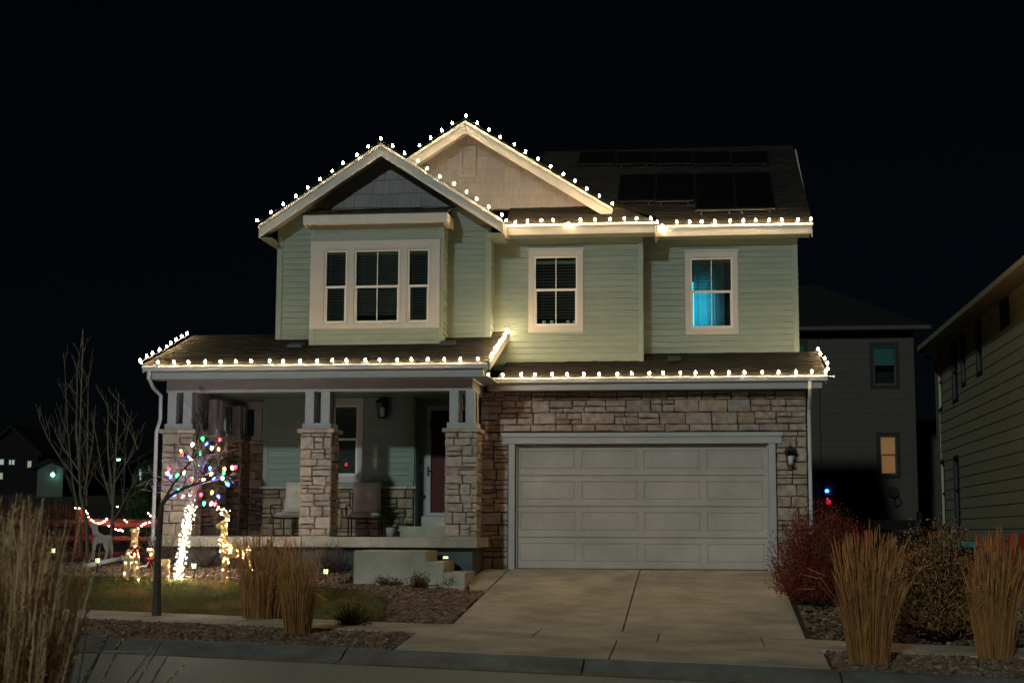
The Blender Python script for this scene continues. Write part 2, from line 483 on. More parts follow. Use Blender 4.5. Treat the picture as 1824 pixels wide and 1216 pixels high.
strip('street', lin(-60, 60, 61), [V_ST + 0.008] + lin(4.8, 13, 12), 0.004, 'asphalt', kind='structure')
sw = struct_empty('sidewalk')
xs0 = -20.3
k = 0
while xs0 < 12:
    xa, xb = xs0, xs0 + 1.62
    if not (-2.75 < (xa + xb) / 2 < 2.75):
        strip('slab', lin(xa + 0.008, xb - 0.008, 3), [0.01, 0.5, 1.0, V_SW - 0.01], 0.004, 'concrete', sw, thick=0.08)
    xs0 += 1.62
kerb = struct_empty('kerb')
xs0 = -40.6
while xs0 < 40:
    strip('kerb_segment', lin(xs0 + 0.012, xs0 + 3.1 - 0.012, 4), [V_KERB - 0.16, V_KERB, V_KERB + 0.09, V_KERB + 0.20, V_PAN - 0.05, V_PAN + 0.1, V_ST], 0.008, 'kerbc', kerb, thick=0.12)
    xs0 += 3.1
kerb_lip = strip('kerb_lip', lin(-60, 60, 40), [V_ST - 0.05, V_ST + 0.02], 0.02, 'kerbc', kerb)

drive = struct_empty('driveway')
def quad_slab(name, c, m, parent, nu=7, nv=6, dz=0.012, thick=0.1):
    """c = four corners (x,y) : back-left, back-right, front-right, front-left"""
    V = []; g = 0.008
    for j in range(nv):
        t = j / (nv - 1)
        for i in range(nu):
            s_ = i / (nu - 1)
            x = (1 - t) * ((1 - s_) * c[0][0] + s_ * c[1][0]) + t * ((1 - s_) * c[3][0] + s_ * c[2][0])
            y = (1 - t) * ((1 - s_) * c[0][1] + s_ * c[1][1]) + t * ((1 - s_) * c[3][1] + s_ * c[2][1])
            V.append((x, y, G(x, y) + dz))
    Fc = [(j * nu + i, (j + 1) * nu + i, (j + 1) * nu + i + 1, j * nu + i + 1) for j in range(nv - 1) for i in range(nu - 1)]
    n = len(V); V += [(x, y, z - thick) for x, y, z in V]
    rim = [(j * nu, (j + 1) * nu) for j in range(nv - 1)] + [((nv - 1) * nu + i, (nv - 1) * nu + i + 1) for i in range(nu - 1)]
    rim += [((j + 1) * nu + nu - 1, j * nu + nu - 1) for j in range(nv - 1)] + [(i + 1, i) for i in range(nu - 1)]
    Fc += [(b, a, a + n, b + n) for a, b in rim]
    return bulk(name, V, Fc, m, parent)
jy = [0.16, -2.4, -4.25, -6.15]
g_ = 0.011
def drx(y):     # edges of the driveway
    t = max(0, -y / 7)
    return -2.52 - 0.06 * t, 2.62 + 0.02 * t
def jt(x, j):   # joints turn gradually parallel to the street
    y = jy[j] if j < 4 else -6.9
    return y - (0.1 * x * min(1, max(0, -y) / 6.9))
for j in range(4):
    yb, yf = j, j + 1
    for side in (0, 1):
        l0, r0 = drx(jy[j]); l1, r1 = drx(jy[j + 1] if j < 3 else -6.9)
        if side == 0: r0 = r1 = -0.012
        else: l0 = l1 = 0.012
        q = [(l0, jt(l0, yb) - g_ * (j > 0)), (r0, jt(r0, yb) - g_ * (j > 0)), (r1, jt(r1, yf) + g_), (l1, jt(l1, yf) + g_)]
        quad_slab('slab', q, 'concrete', drive)
# crossing of the sidewalk and the apron
edges = [(-2.75, -1.2), (-1.2, 0.55), (0.55, 2.0), (2.0, 2.75)]
for a, b in edges:
    quad_slab('slab', [(a + g_, y_sb(a) - g_), (b - g_, y_sb(b) - g_), (b - g_, y_sb(b) - V_SW + g_), (a + g_, y_sb(a) - V_SW + g_)], 'concrete', drive)
ap0, ap1 = (-2.95, 2.78), (-2.75, 2.6)
for a0, b0, a1, b1 in ((-2.85, 0.0, -2.8, 0.0), (0.0, 2.75, 0.0, 2.72)):
    quad_slab('slab', [(a0 + g_, y_sb(a0) - V_SW - g_), (b0 - g_, y_sb(b0) - V_SW - g_), (b1 - g_, y_sb(b1) - (V_KERB - 0.17) * 1.005), (a1 + g_, y_sb(a1) - (V_KERB - 0.17) * 1.005)], 'concrete', drive)
# short walk from the steps to the driveway
walk = struct_empty('path')
quad_slab('slab', [(-3.02, -0.1), (-2.55, -0.1), (-2.57, -2.3), (-3.02, -2.3)], 'concrete', walk, dz=0.016)
quad_slab('slab', [(-3.02, -2.32), (-2.57, -2.32), (-2.58, -3.0), (-2.85, -3.0)], 'concrete', walk, dz=0.016)

# lawn sheet
LAWN = [(-14.5, -5.45), (-14.5, -3.4), (-11.5, -3.2), (-8.5, -3.1), (-5.6, -3.5), (-4.6, -3.75), (-4.1, -4.4), (-3.9, -5.2), (-3.8, -6.45)]
LAWN = LAWN + [(-14.5, y_sb(-14.5) + 0.0)][:0]
def in_poly(x, y, P):
    c = False
    for i in range(len(P)):
        (x0, y0), (x1, y1) = P[i], P[i - 1]
        if (y0 > y) != (y1 > y) and x < (x1 - x0) * (y - y0) / (y1 - y0) + x0: c = not c
    return c
LAWN[0] = (-14.5, y_sb(-14.5) + 0.02); LAWN[-1] = (-3.75, y_sb(-3.75) + 0.02)
V = [(x, y, G(x, y) - 0.02) for x, y in LAWN]
nL = 24; V = []; Fc = []
for j in range(nL + 1):
    for i in range(40):
        x = -14.5 + i * 10.8 / 39
        # back boundary by interpolation
        bx = [p for p in LAWN[1:-1]]
        yb = np.interp(x, [p[0] for p in bx], [p[1] for p in bx]) if x < -4.1 else -4.4 - (x + 4.1) * 5.5
        yf = y_sb(x) + 0.02
        yb = max(yb, yf + 0.01)
        y = yf + (yb - yf) * j / nL
        V.append((x, y, G(x, y) - 0.012))
Fc = [(j * 40 + i, j * 40 + i + 1, (j + 1) * 40 + i + 1, (j + 1) * 40 + i) for j in range(nL) for i in range(39)]
bulk('lawn', V, Fc, 'turf', None, 'structure')

def blades(n, sampler, hmin, hmax, w, tintf):
    V = np.zeros((n, 3, 3), np.float32); T = np.zeros((n, 3, 3), np.float32)
    for i in range(n):
        x, y = sampler(); z = G(x, y) - 0.015
        a = random.uniform(0, 6.28); h = random.uniform(hmin, hmax); l = random.uniform(0.3, 1.5) * h; b = random.uniform(0, 6.28)
        dx, dy = math.cos(a) * w, math.sin(a) * w
        V[i] = [(x - dx, y - dy, z), (x + dx, y + dy, z), (x + math.cos(b) * l, y + math.sin(b) * l, z + h)]
        T[i] = tintf(x, y)
    return V.reshape(-1, 3), np.arange(n * 3).reshape(-1, 3), T.reshape(-1, 3)

def lawn_pt():
    while True:
        x = -14.5 + 11 * random.random(); y = -6.6 + 3.6 * random.random()
        if in_poly(x, y, LAWN): return x, y
def pnoise(x, y, s=1.0, o=0.0):
    return (math.sin(x * 1.7 * s + o) * math.cos(y * 2.3 * s + 1.3 * o) + math.sin(x * 3.9 * s + y * 2.1 * s + o * 2) * 0.6 + math.sin(y * 5.3 * s - x * 1.1 * s) * 0.4) / 2
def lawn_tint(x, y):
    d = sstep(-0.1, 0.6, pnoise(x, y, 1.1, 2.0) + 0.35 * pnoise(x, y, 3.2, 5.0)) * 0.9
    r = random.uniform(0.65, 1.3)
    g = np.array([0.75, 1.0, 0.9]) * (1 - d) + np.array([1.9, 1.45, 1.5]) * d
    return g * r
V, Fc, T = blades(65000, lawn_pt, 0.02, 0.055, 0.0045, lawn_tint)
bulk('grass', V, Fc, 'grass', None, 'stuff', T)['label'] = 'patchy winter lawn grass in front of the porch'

def pebbles(name, n, sampler, smin, smax, label, tints, m='pebble', flat=0.6):
    base = np.array(ICO_V); fb = np.array(ICO_F)
    V = np.zeros((n, 12, 3), np.float32); T = np.zeros((n, 12, 3), np.float32)
    for i in range(n):
        x, y = sampler(); s_ = random.uniform(smin, smax)
        q = base * np.array([random.uniform(0.7, 1.5), random.uniform(0.6, 1.1), random.uniform(0.4, 0.8) * flat / 0.6]) * s_
        q = q + (RNG.random((12, 3)) - 0.5) * s_ * 0.35
        a = random.uniform(0, 6.28); ca, sa = math.cos(a), math.sin(a)
        rx = q[:, 0] * ca - q[:, 1] * sa; ry = q[:, 0] * sa + q[:, 1] * ca
        V[i, :, 0] = rx + x; V[i, :, 1] = ry + y; V[i, :, 2] = q[:, 2] + G(x, y) - 0.03 + random.uniform(0, 0.03)
        T[i] = np.array(random.choice(tints)) * random.uniform(0.6, 1.25)
    Fa = (fb[None] + (np.arange(n) * 12)[:, None, None]).reshape(-1, 3)
    o = bulk(name, V.reshape(-1, 3), Fa, m, None, 'stuff', T.reshape(-1, 3))
    o['label'] = label
    return o

BR = [(1, 1, 1), (1.3, 1.1, 0.9), (0.8, 0.7, 0.65), (1.5, 1.45, 1.4), (0.7, 0.5, 0.42), (1.0, 0.8, 0.65)]
GRY = [(1.0, 1.1, 1.2), (1.4, 1.5, 1.55), (0.8, 0.85, 0.9), (1.1, 1.0, 0.9)]
def strip_sampler(x0, x1, v0, v1):
    def f():
        x = random.uniform(x0, x1); v = random.uniform(v0, v1)
        return x, y_sb(x) - v * 1.005
    return f
def poly_sampler(P):
    xs_ = [p[0] for p in P]; ys_ = [p[1] for p in P]
    def f():
        while True:
            x = random.uniform(min(xs_), max(xs_)); y = random.uniform(min(ys_), max(ys_))
            if in_poly(x, y, P): return x, y
    return f
pebbles('gravel', 9000, strip_sampler(-12.5, -2.86, V_SW + 0.02, V_KERB - 0.18), 0.018, 0.045, 'river pebbles in the planting strip along the kerb, near side of the lawn', BR)
pebbles('gravel', 5200, strip_sampler(2.8, 8.5, V_SW + 0.02, V_KERB - 0.18), 0.018, 0.042, 'river pebbles in the planting strip along the kerb, beside the garage driveway', BR + GRY)
STEPBED = [(-2.62, -3.05), (-2.66, -6.5), (-3.75, -6.45), (-3.85, -5.2), (-4.05, -4.4), (-4.6, -3.72), (-5.3, -3.5), (-5.3, -3.0), (-3.0, -3.05)]
pebbles('bark_chips', 5200, poly_sampler(STEPBED), 0.022, 0.055, 'bark chips and pebbles between the concrete steps and the driveway', BR, flat=0.4)
PORCHBED = [(-5.2, -3.45), (-8.5, -3.08), (-11.5, -3.15), (-14.0, -3.3), (-14.0, -1.2), (-9.2, -1.4), (-5.2, -1.5)]
pebbles('gravel', 6500, poly_sampler(PORCHBED), 0.02, 0.05, 'river pebbles in the bed in front of the porch foundation', BR + GRY)
RBED = [(2.72, -0.3), (2.75, -7.1), (9.0, -7.7), (9.0, -3.5), (5.0, -2.0)]
pebbles('gravel', 6500, poly_sampler(RBED), 0.02, 0.05, 'pebbles and bark under the shrubs beside the driveway', BR)

# ================================================================== THE HOUSE
house = thing('house', 'two-storey sage green house with stone garage front, gables and roofline bulbs', 'house', (0, 0, 0))

def siding_wall(fr, poly, holes=(), expo=0.124, m='siding', z_start=None, name='wall', back=0.1, owner=None, thick=(0.025, 0.004), joined=False):
    """convex poly in (u,z), counter-clockwise; each lap board is a child of the wall"""
    mb = MB()
    us = [p[0] for p in poly]; zs = [p[1] for p in poly]
    for r in rect_minus((min(us), max(us), min(zs), max(zs)), holes):
        q = clip_poly([(r[0], r[2]), (r[1], r[2]), (r[1], r[3]), (r[0], r[3])], poly)
        if len(q) >= 3: mb.extr([fr.p(u, z, 0) for u, z in q], fr.N * -back)
    w = mb.build(name, 'sidetrim' if m == 'siding' else m, owner or house)
    z = z_start if z_start is not None else min(zs)
    jm = MB()
    while z < max(zs) - 0.004:
        z1 = z + expo - 0.002
        cuts = []; ua = min(us)
        if max(us) - ua > 2.2 and random.random() < 0.6:
            ua += random.uniform(0.5, 2.4)
            while ua < max(us) - 0.4: cuts.append((ua - 0.002, ua + 0.002, z - 1, z1 + 1)); ua += random.uniform(1.6, 3.6)
        for r in rect_minus((min(us), max(us), z, z1), list(holes) + cuts):
            b = jm if joined else MB()
            q = clip_poly([(r[0], r[2]), (r[1], r[2]), (r[1], r[3]), (r[0], r[3])], poly)
            if len(q) < 3: continue
            wob = random.uniform(-0.0025, 0.0025)
            dfun = lambda zz: wob + thick[0] + (thick[1] - thick[0]) * (zz - z) / expo
            fv = [fr.p(u, zz, dfun(zz)) for u, zz in q]; bv = [fr.p(u, zz, -0.01) for u, zz in q]
            n = len(q)
            b.add(fv + bv, [tuple(range(n)), tuple(range(2 * n - 1, n - 1, -1))] + [(i, n + i, n + (i + 1) % n, (i + 1) % n) for i in range(n)])
            if not joined: b.build('siding_board', m, w)
        z += expo
    if joined: jm.build('lap_siding', m, w)['kind'] = 'stuff'
    return w

def part_box(name, boxes, m, parent=None, bevel=0.0):
    mb = MB()
    for b in boxes: mb.box(*b)
    return mb.build(name, m, parent or house)

# --- window builder -------------------------------------------------
def window(fr, u0, u1, z0, z1, cas=0.11, head=0.13, split=0.52, muntin=True, blind=(0.0, 1.0), m='trim', parent=None, cap=True, depth=0.7,
           slat_gap=0.052, tilt=0.6, lit=None, interior=True, sill=0.12, slm='slat', roommat='room', nosash=False, casd=0.034):
    """u0..z1 = the glazed opening; casing stands proud of the siding"""
    mb = MB()
    fr.box(mb, u0 - cas, u0, z0 - sill, z1 + head, -0.02, casd)
    fr.box(mb, u1, u1 + cas, z0 - sill, z1 + head, -0.02, casd)
    fr.box(mb, u0, u1, z1, z1 + head, -0.02, casd - 0.001)
    fr.box(mb, u0, u1, z0 - sill, z0, -0.02, casd - 0.002)
    if cap: fr.box(mb, u0 - cas - 0.03, u1 + cas + 0.03, z1 + head, z1 + head + 0.035, -0.02, casd + 0.03)
    w = mb.build('window', m, parent or house)
    s = MB(); t = 0.032
    zm = z0 + (z1 - z0) * split
    for (a, b, c, d, e0, e1) in ((u0, u0 + t, z0, z1, -0.06, 0.012), (u1 - t, u1, z0, z1, -0.06, 0.012), (u0 + t, u1 - t, z1 - t, z1, -0.06, 0.011), (u0 + t, u1 - t, z0, z0 + t, -0.06, 0.011),
                                 (u0 + t, u1 - t, zm - 0.022, zm + 0.022, -0.05, 0.009)):
        fr.box(s, a, b, c, d, e0, e1)
    i_ = 0.02
    fr.box(s, u0 + t, u0 + t + i_, z0 + t, zm - 0.022, -0.055, -0.012); fr.box(s, u1 - t - i_, u1 - t, z0 + t, zm - 0.022, -0.055, -0.012)
    fr.box(s, u0 + t + i_, u1 - t - i_, z0 + t, z0 + t + 0.03, -0.054, -0.013)
    s.build('sash', 'sash' if m != 'darktrim' else 'grey', w)
    for za, zb in ((z0 + t + 0.03, zm - 0.022), (zm + 0.022, z1 - t)):
        g = MB(); fr.box(g, u0 + t, u1 - t, za, zb, -0.036, -0.032)
        g.build('pane', 'glass', w)
    if muntin:
        g = MB(); um = (u0 + u1) / 2
        fr.box(g, um - 0.009, um + 0.009, z0 + t + 0.03, zm - 0.022, -0.045, -0.026); fr.box(g, um - 0.009, um + 0.009, zm + 0.022, z1 - t, -0.045, -0.026)
        g.build('muntin', 'sash', w)
    if interior:
        g = MB()
        fr.box(g, u0, u1, z1, z1 + 0.02, -depth, -0.06); fr.box(g, u0, u1, z0 - 0.02, z0, -depth, -0.06)
        fr.box(g, u0 - 0.02, u0, z0 - 0.02, z1 + 0.02, -depth, -0.06); fr.box(g, u1, u1 + 0.02, z0 - 0.02, z1 + 0.02, -depth, -0.06)
        fr.box(g, u0 - 0.02, u1 + 0.02, z0 - 0.02, z1 + 0.02, -depth - 0.02, -depth)
        g.build('room_interior', roommat, w)
    if blind:
        g = MB()
        za, zb = z0 + (z1 - z0) * blind[0], z0 + (z1 - z0) * blind[1] - 0.08
        z = za + 0.02
        while z < zb:
            dz = 0.013 * tilt
            p = [fr.p(u0 + 0.035, z - dz, -0.075), fr.p(u1 - 0.035, z - dz, -0.075), fr.p(u1 - 0.035, z + dz, -0.115), fr.p(u0 + 0.035, z + dz, -0.115)]
            g.extr(p, (0, 0, 0.004)); z += slat_gap
        fr.box(g, u0 + 0.034, u1 - 0.034, zb, zb + 0.07, -0.12, -0.075)
        for q in (0.2, 0.8): fr.box(g, u0 + (u1 - u0) * q - 0.003, u0 + (u1 - u0) * q + 0.003, za, zb, -0.073, -0.071)
        g.build('blind', slm, w)['kind'] = 'stuff'
    return w

# --- shingled roof plane ------------------------------------------------
def roof_plane(name, e0, e1, t1, t0, tabs=True, expo=0.14, thick=0.07, parent=None):
    e0, e1, t0, t1 = [np.array(p, float) for p in (e0, e1, t0, t1)]
    n = np.cross(e1 - e0, t0 - e0); n /= np.linalg.norm(n)
    if n[2] < 0: n = -n
    mb = MB(); mb.extr([e0, e1, t1, t0], -n * thick)
    o = mb.build(name, 'roofdark', parent or house)
    if tabs:
        L = np.linalg.norm((t0 + t1) / 2 - (e0 + e1) / 2); nc = int(L / expo)
        s = MB()
        for j in range(nc + 1):
            a, b = j * expo / L, min(1.0, (j + 1) * expo / L + 0.02)
            if a >= 0.995: break
            l0, l1 = e0 + (t0 - e0) * a, e0 + (t0 - e0) * b; r0, r1 = e1 + (t1 - e1) * a, e1 + (t1 - e1) * b
            W_ = np.linalg.norm(r0 - l0); x = -random.uniform(0, 0.25)
            while x < W_:
                w = random.choice((0.13, 0.17, 0.2, 0.26, 0.32)); xa, xb = max(0, x + 0.004), min(W_, x + w)
                x += w
                if xb - xa < 0.01: continue
                h = random.choice((0.008, 0.012, 0.018)); v = random.uniform(0.65, 1.3); tn = (v, v * random.uniform(0.93, 1.03), v * random.uniform(0.85, 1.0))
                q = [l0 + (r0 - l0) * xa / W_, l0 + (r0 - l0) * xb / W_, l1 + (r1 - l1) * xb / W_, l1 + (r1 - l1) * xa / W_]
                vs = [q[0], q[1], q[2], q[3], q[0] + n * h, q[1] + n * h, q[2] + n * 0.003, q[3] + n * 0.003]
                s.add(vs, [(4, 5, 6, 7), (0, 1, 5, 4), (1, 2, 6, 5), (3, 0, 4, 7)], 0, tn)
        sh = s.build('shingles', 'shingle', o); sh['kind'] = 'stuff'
    return o

# --- bodies (hidden cores that stop light leaking through the house) ----
ZP = 0.62                                    # porch floor
part_box('core_wall', [(-2.98, 3.16, 2.0, 9.9, 0, 6.85), (-7.3, -3.0, 1.6 + 0.9, 9.9, 0, 6.9)], 'room')

# --- left gable block (upper storey over the porch) ----------------------
APL = np.array([-5.165, -0.3, 8.50]); SL = 0.655
LX0, LX1 = -7.66, -2.68
def gz(x, ap, s): return ap[2] - abs(x - ap[0]) * s
fl = FRONT(0.2)
rz = lambda x: gz(x, APL, SL) - 0.10
gp = [(-7.39, 4.42), (-3.0, 4.42), (-3.0, rz(-3.0)), (-5.165, rz(-5.165)), (-7.39, rz(-7.39))]
wl = siding_wall(fl, [(-7.39, 4.42), (-3.0, 4.42), (-3.0, min(7.26, rz(-3.0))), (-5.165 + (rz(-5.165) - 7.26) / SL, 7.26), (-5.165 - (rz(-5.165) - 7.26) / SL, 7.26), (-7.39, rz(-7.39))],
                 holes=[(-6.4, -4.0, 4.5, 6.75)], z_start=4.42)
def shakes(fr, tri, z0, parent, rows=0.285, wmin=0.2, wmax=0.38):
    zt = max(p[1] for p in tri); z = z0; x0 = min(p[0] for p in tri); x1 = max(p[0] for p in tri)
    while z < zt:
        x = x0 - random.uniform(0, 0.3)
        while x < x1:
            w = random.uniform(wmin, wmax); jl = random.choice((0, 0, 0, -0.012, 0.01))
            q = clip_poly([(x + 0.003, z + jl), (x + w - 0.003, z + jl), (x + w - 0.003, z + rows + 0.01), (x + 0.003, z + rows + 0.01)], tri)
            if len(q) >= 3:
                d = lambda zz: 0.026 - 0.016 * (zz - z) / rows
                n = len(q); b = MB(); j = random.uniform(-0.002, 0.002)
                fv = [fr.p(u, zz, d(zz) + j) for u, zz in q]; bv = [fr.p(u, zz, -0.01) for u, zz in q]
                b.add(fv + bv, [tuple(range(n)), tuple(range(2 * n - 1, n - 1, -1))] + [(i, n + i, n + (i + 1) % n, (i + 1) % n) for i in range(n)])
                b.build('shake', 'shake', parent)
            x += w
        z += rows
tri = [(-5.165 - (rz(-5.165) - 7.26) / SL, 7.26), (-5.165 + (rz(-5.165) - 7.26) / SL, 7.26), (-5.165, rz(-5.165))]
mb = MB(); mb.extr([fl.p(u, z) for u, z in tri], (0, 0.1, 0)); gw = mb.build('gable_wall', 'shake', house)
shakes(fl, tri, 7.30, gw)
# side wall toward the middle block, corner boards
siding_wall(RIGHT(-3.0), [(0.2, 4.42), (0.8, 4.42), (0.8, 6.95), (0.2, 6.95)], z_start=4.42, joined=True)
siding_wall(LEFT(-7.39), [(-6.0, 4.3), (-0.2, 4.3), (-0.2, 6.95), (-6.0, 6.95)], z_start=4.42, back=0.05, joined=True)
part_box('corner_board', [(-7.40, -7.29, 0.165, 0.21, 4.43, 6.93)], 'sidetrim')
part_box('corner_board', [(-3.09, -2.965, 0.165, 0.235, 4.43, 6.85)], 'sidetrim')
part_box('corner_board', [(-7.5, -6.55, 0.17, 0.2, 4.30, 4.43), (-3.8, -2.97, 0.17, 0.2, 4.30, 4.42)], 'sidetrim')

def gable_roof(ap, s, xl, xr, y0, y1, clipl=None, fdep=0.19, soff=0.42, name='roof', trimx=None):
    """gable roof with ridge along Y; rake boards on the front"""
    zl, zr = gz(xl, ap, s), gz(xr, ap, s)
    o = roof_plane(name, (xl, y0, zl), (xl, y1, zl), (ap[0], y1, ap[2]), (ap[0], y0, ap[2]), tabs=False)
    roof_plane(name, (xr, y0, zr), (xr, y1, zr), (ap[0], y1, ap[2]), (ap[0], y0, ap[2]), tabs=False)
    for sx, x_ in ((-1, xl), (1, xr)):
        z_ = gz(x_, ap, s)
        mb = MB()                        # wide rake board, slightly set back, then the narrow drip board on top
        mb.extr([(ap[0], y0 - 0.002, ap[2] - 0.055), (x_, y0 - 0.002, z_ - 0.055), (x_, y0 - 0.002, z_ - 0.055 - fdep), (ap[0], y0 - 0.002, ap[2] - 0.055 - fdep)], (0, 0.03, 0))
        mb.build('rake_board', 'fascia', house)
        mb = MB()
        mb.extr([(ap[0], y0 - 0.028, ap[2] + 0.02), (x_ + sx * 0.012, y0 - 0.028, z_ + 0.012), (x_ + sx * 0.012, y0 - 0.028, z_ - 0.053), (ap[0], y0 - 0.028, ap[2] - 0.045)], (0, 0.055, 0))
        mb.build('rake_trim', 'fascia', house)
        mb = MB()                        # soffit under the overhang
        mb.extr([(ap[0], y0 + 0.03, ap[2] - 0.13), (x_, y0 + 0.03, z_ - 0.13), (x_, y0 + 0.03, z_ - 0.15), (ap[0], y0 + 0.03, ap[2] - 0.15)], (0, soff, 0))
        mb.build('soffit', 'fascia', house)
    mb = MB(); h = 0.20                  # joint block at the peak
    mb.extr([(ap[0], y0 - 0.006, ap[2] - 0.06), (ap[0] - h / s, y0 - 0.006, ap[2] - 0.06 - h), (ap[0] + h / s, y0 - 0.006, ap[2] - 0.06 - h)], (0, 0.006, 0))
    mb.build('peak_block', 'fascia', house)
gable_roof(APL, SL, LX0, LX1, -0.3, 6.0, soff=0.46)
# eave return of the left gable: short fascia running back on both sides
for x_, sx in ((LX0, -1), (LX1, 1)):
    z_ = gz(x_, APL, SL)
    part_box('eave_fascia', [(x_ - 0.012 + (0 if sx > 0 else -0.0), x_ + 0.012, -0.27, 0.33 if sx > 0 else 5.5, z_ - 0.235, z_ - 0.01)], 'fascia')
    part_box('soffit', [(min(x_ + 0.0125 * -sx, -7.39 if sx < 0 else -3.0), max(x_ - 0.0125 * sx, -7.39 if sx < 0 else -3.0), -0.26, 0.75 if sx > 0 else 5.5, z_ - 0.25, z_ - 0.236)], 'sidetrim')

# --- bay window -----------------------------------------------------------
fb = FRONT(-0.4)
BX0, BX1 = -6.53, -3.87
bay = siding_wall(fb, [(BX0, 4.36), (BX1, 4.36), (BX1, 4.72), (BX0, 4.72)], z_start=4.36)
siding_wall(fb, [(BX0, 6.50), (BX1, 6.50), (BX1, 6.85), (BX0, 6.85)], z_start=6.50, expo=0.2)
siding_wall(RIGHT(BX1), [(-0.4, 4.36), (0.2, 4.36), (0.2, 6.85), (-0.4, 6.85)], z_start=4.36, expo=0.124)
siding_wall(LEFT(BX0), [(-0.2, 4.36), (0.4, 4.36), (0.4, 6.85), (-0.2, 6.85)], z_start=4.36, joined=True)
part_box('corner_board', [(BX0 - 0.012, BX0 + 0.09, -0.428, -0.39, 4.34, 4.717)], 'sidetrim')
part_box('corner_board', [(BX0 - 0.012, BX0 + 0.09, -0.428, -0.39, 6.50, 6.84)], 'sidetrim')
part_box('corner_board', [(BX1 - 0.08, BX1 + 0.024, -0.428, -0.36, 4.34, 4.717)], 'sidetrim')
part_box('corner_board', [(BX1 - 0.08, BX1 + 0.024, -0.428, -0.36, 6.50, 6.84)], 'sidetrim')
part_box('corner_board', [(BX1 - 0.02, BX1 + 0.024, -0.41, -0.33, 4.72, 6.497)], 'sidetrim')
# flat white surround of the triple window
W3 = [(-6.25, -5.79), (-5.64, -4.72), (-4.56, -4.12)]
ZB0, ZB1 = 4.82, 6.31
surr = MB()
for r in rect_minus((BX0 - 0.01, BX1 - 0.04, 4.72, 6.497), [(a, b, ZB0, ZB1) for a, b in W3]):
    fb.box(surr, r[0], r[1], r[2], r[3], -0.05, 0.03)
surr.build('window_surround', 'trim', house)
for i, (a, b) in enumerate(W3):
    window(fb, a, b, ZB0, ZB1, cas=0.022, head=0.022, sill=0.022, cap=False, split=0.5, muntin=(i == 1), blind=(0.0 if i == 2 else 0.12 * i, 1.0), tilt=(0.9, 1.2, 0.9)[i], casd=0.042, depth=0.5)
# bay roof
mb = MB(); mb.extr([(BX0 - 0.12, -0.66, 6.80), (BX1 + 0.13, -0.66, 6.80), (BX1 + 0.13, -0.66, 7.00), (BX0 - 0.12, -0.66, 7.00)], (0, 0.03, 0))
mb.extr([(BX1 + 0.10, -0.629, 6.80), (BX1 + 0.13, -0.629, 6.80), (BX1 + 0.13, -0.629, 7.00), (BX1 + 0.10, -0.629, 7.00)], (0, 0.82, 0.0))
mb.extr([(BX0 - 0.12, -0.629, 6.80), (BX0 - 0.09, -0.629, 6.80), (BX0 - 0.09, -0.629, 7.00), (BX0 - 0.12, -0.629, 7.00)], (0, 0.82, 0.0))
mb.build('bay_fascia', 'fascia', house)
part_box('soffit', [(BX0 - 0.089, BX1 + 0.099, -0.628, 0.19, 6.83, 6.85)], 'fascia')
roof_plane('bay_roof', (BX0 - 0.15, -0.69, 7.005), (BX1 + 0.16, -0.69, 7.005), (BX1 + 0.16, 0.19, 7.27), (BX0 - 0.15, 0.19, 7.27), thick=0.02)

# --- middle block -----------------------------------------------------------
fm = FRONT(0.8)
WM = (-2.155, -1.265, 4.88, 6.335)
siding_wall(fm, [(-3.0, 4.0), (0.045, 4.0), (0.045, 6.82), (-3.0, 6.82)], holes=[WM], z_start=4.08)
part_box('corner_board', [(-0.03, 0.07, 0.768, 0.81, 4.08, 6.79), (0.046, 0.07, 0.81, 0.86, 4.08, 6.79)], 'sidetrim')
part_box('frieze_board', [(-2.96, -0.031, 0.77, 0.80, 6.60, 6.74)], 'sidetrim')
siding_wall(RIGHT(0.045), [(0.8, 4.0), (1.5, 4.0), (1.5, 6.9), (0.8, 6.9)], z_start=4.08, joined=True)
wm = window(fm, *WM, blind=(0.12, 0.95), tilt=0.8, slat_gap=0.062, cas=0.115, head=0.125)
# pots on the sill inside
fr_s = WM
for i, u in enumerate((-1.96, -1.80, -1.47, -1.33)):
    g = MB(); g.lathe([(0.032, 0), (0.04, 0.06), (0.037, 0.06), (0.0, 0.05)], 10, (u, 0.88, WM[2] + 0.07))
    g.build('sill_pot', 'sash', wm)
# eave of the middle block
EM_Z = 6.91
part_box('eave_fascia', [(-2.70, 0.34, 0.34, 0.37, 6.70, 6.86)], 'fascia')
part_box('eave_fascia', [(-2.70, -2.668, 0.371, 0.79, 6.70, 6.88)], 'fascia')
part_box('eave_fascia', [(0.31, 0.34, 0.371, 1.45, 6.70, 6.86)], 'fascia')
part_box('drip_edge', [(-2.72, 0.36, 0.318, 0.339, 6.862, 6.915)], 'gutter')
part_box('soffit', [(-2.667, 0.309, 0.371, 0.80, 6.70, 6.715)], 'sidetrim')
MS = 0.62
def mz(y): return EM_Z + MS * (y - 0.35)
roof_plane('roof', (-2.70, 0.33, 6.92), (0.36, 0.33, 6.92), (-0.55, 1.24, mz(1.26)), (-2.70, 1.24, mz(1.26)))
roof_plane('roof', (0.36, 0.33, 6.92), (0.36, 1.6, 6.92 + 0.0), (-0.55, 1.9, mz(1.26)), (-0.55, 1.24, mz(1.26)))

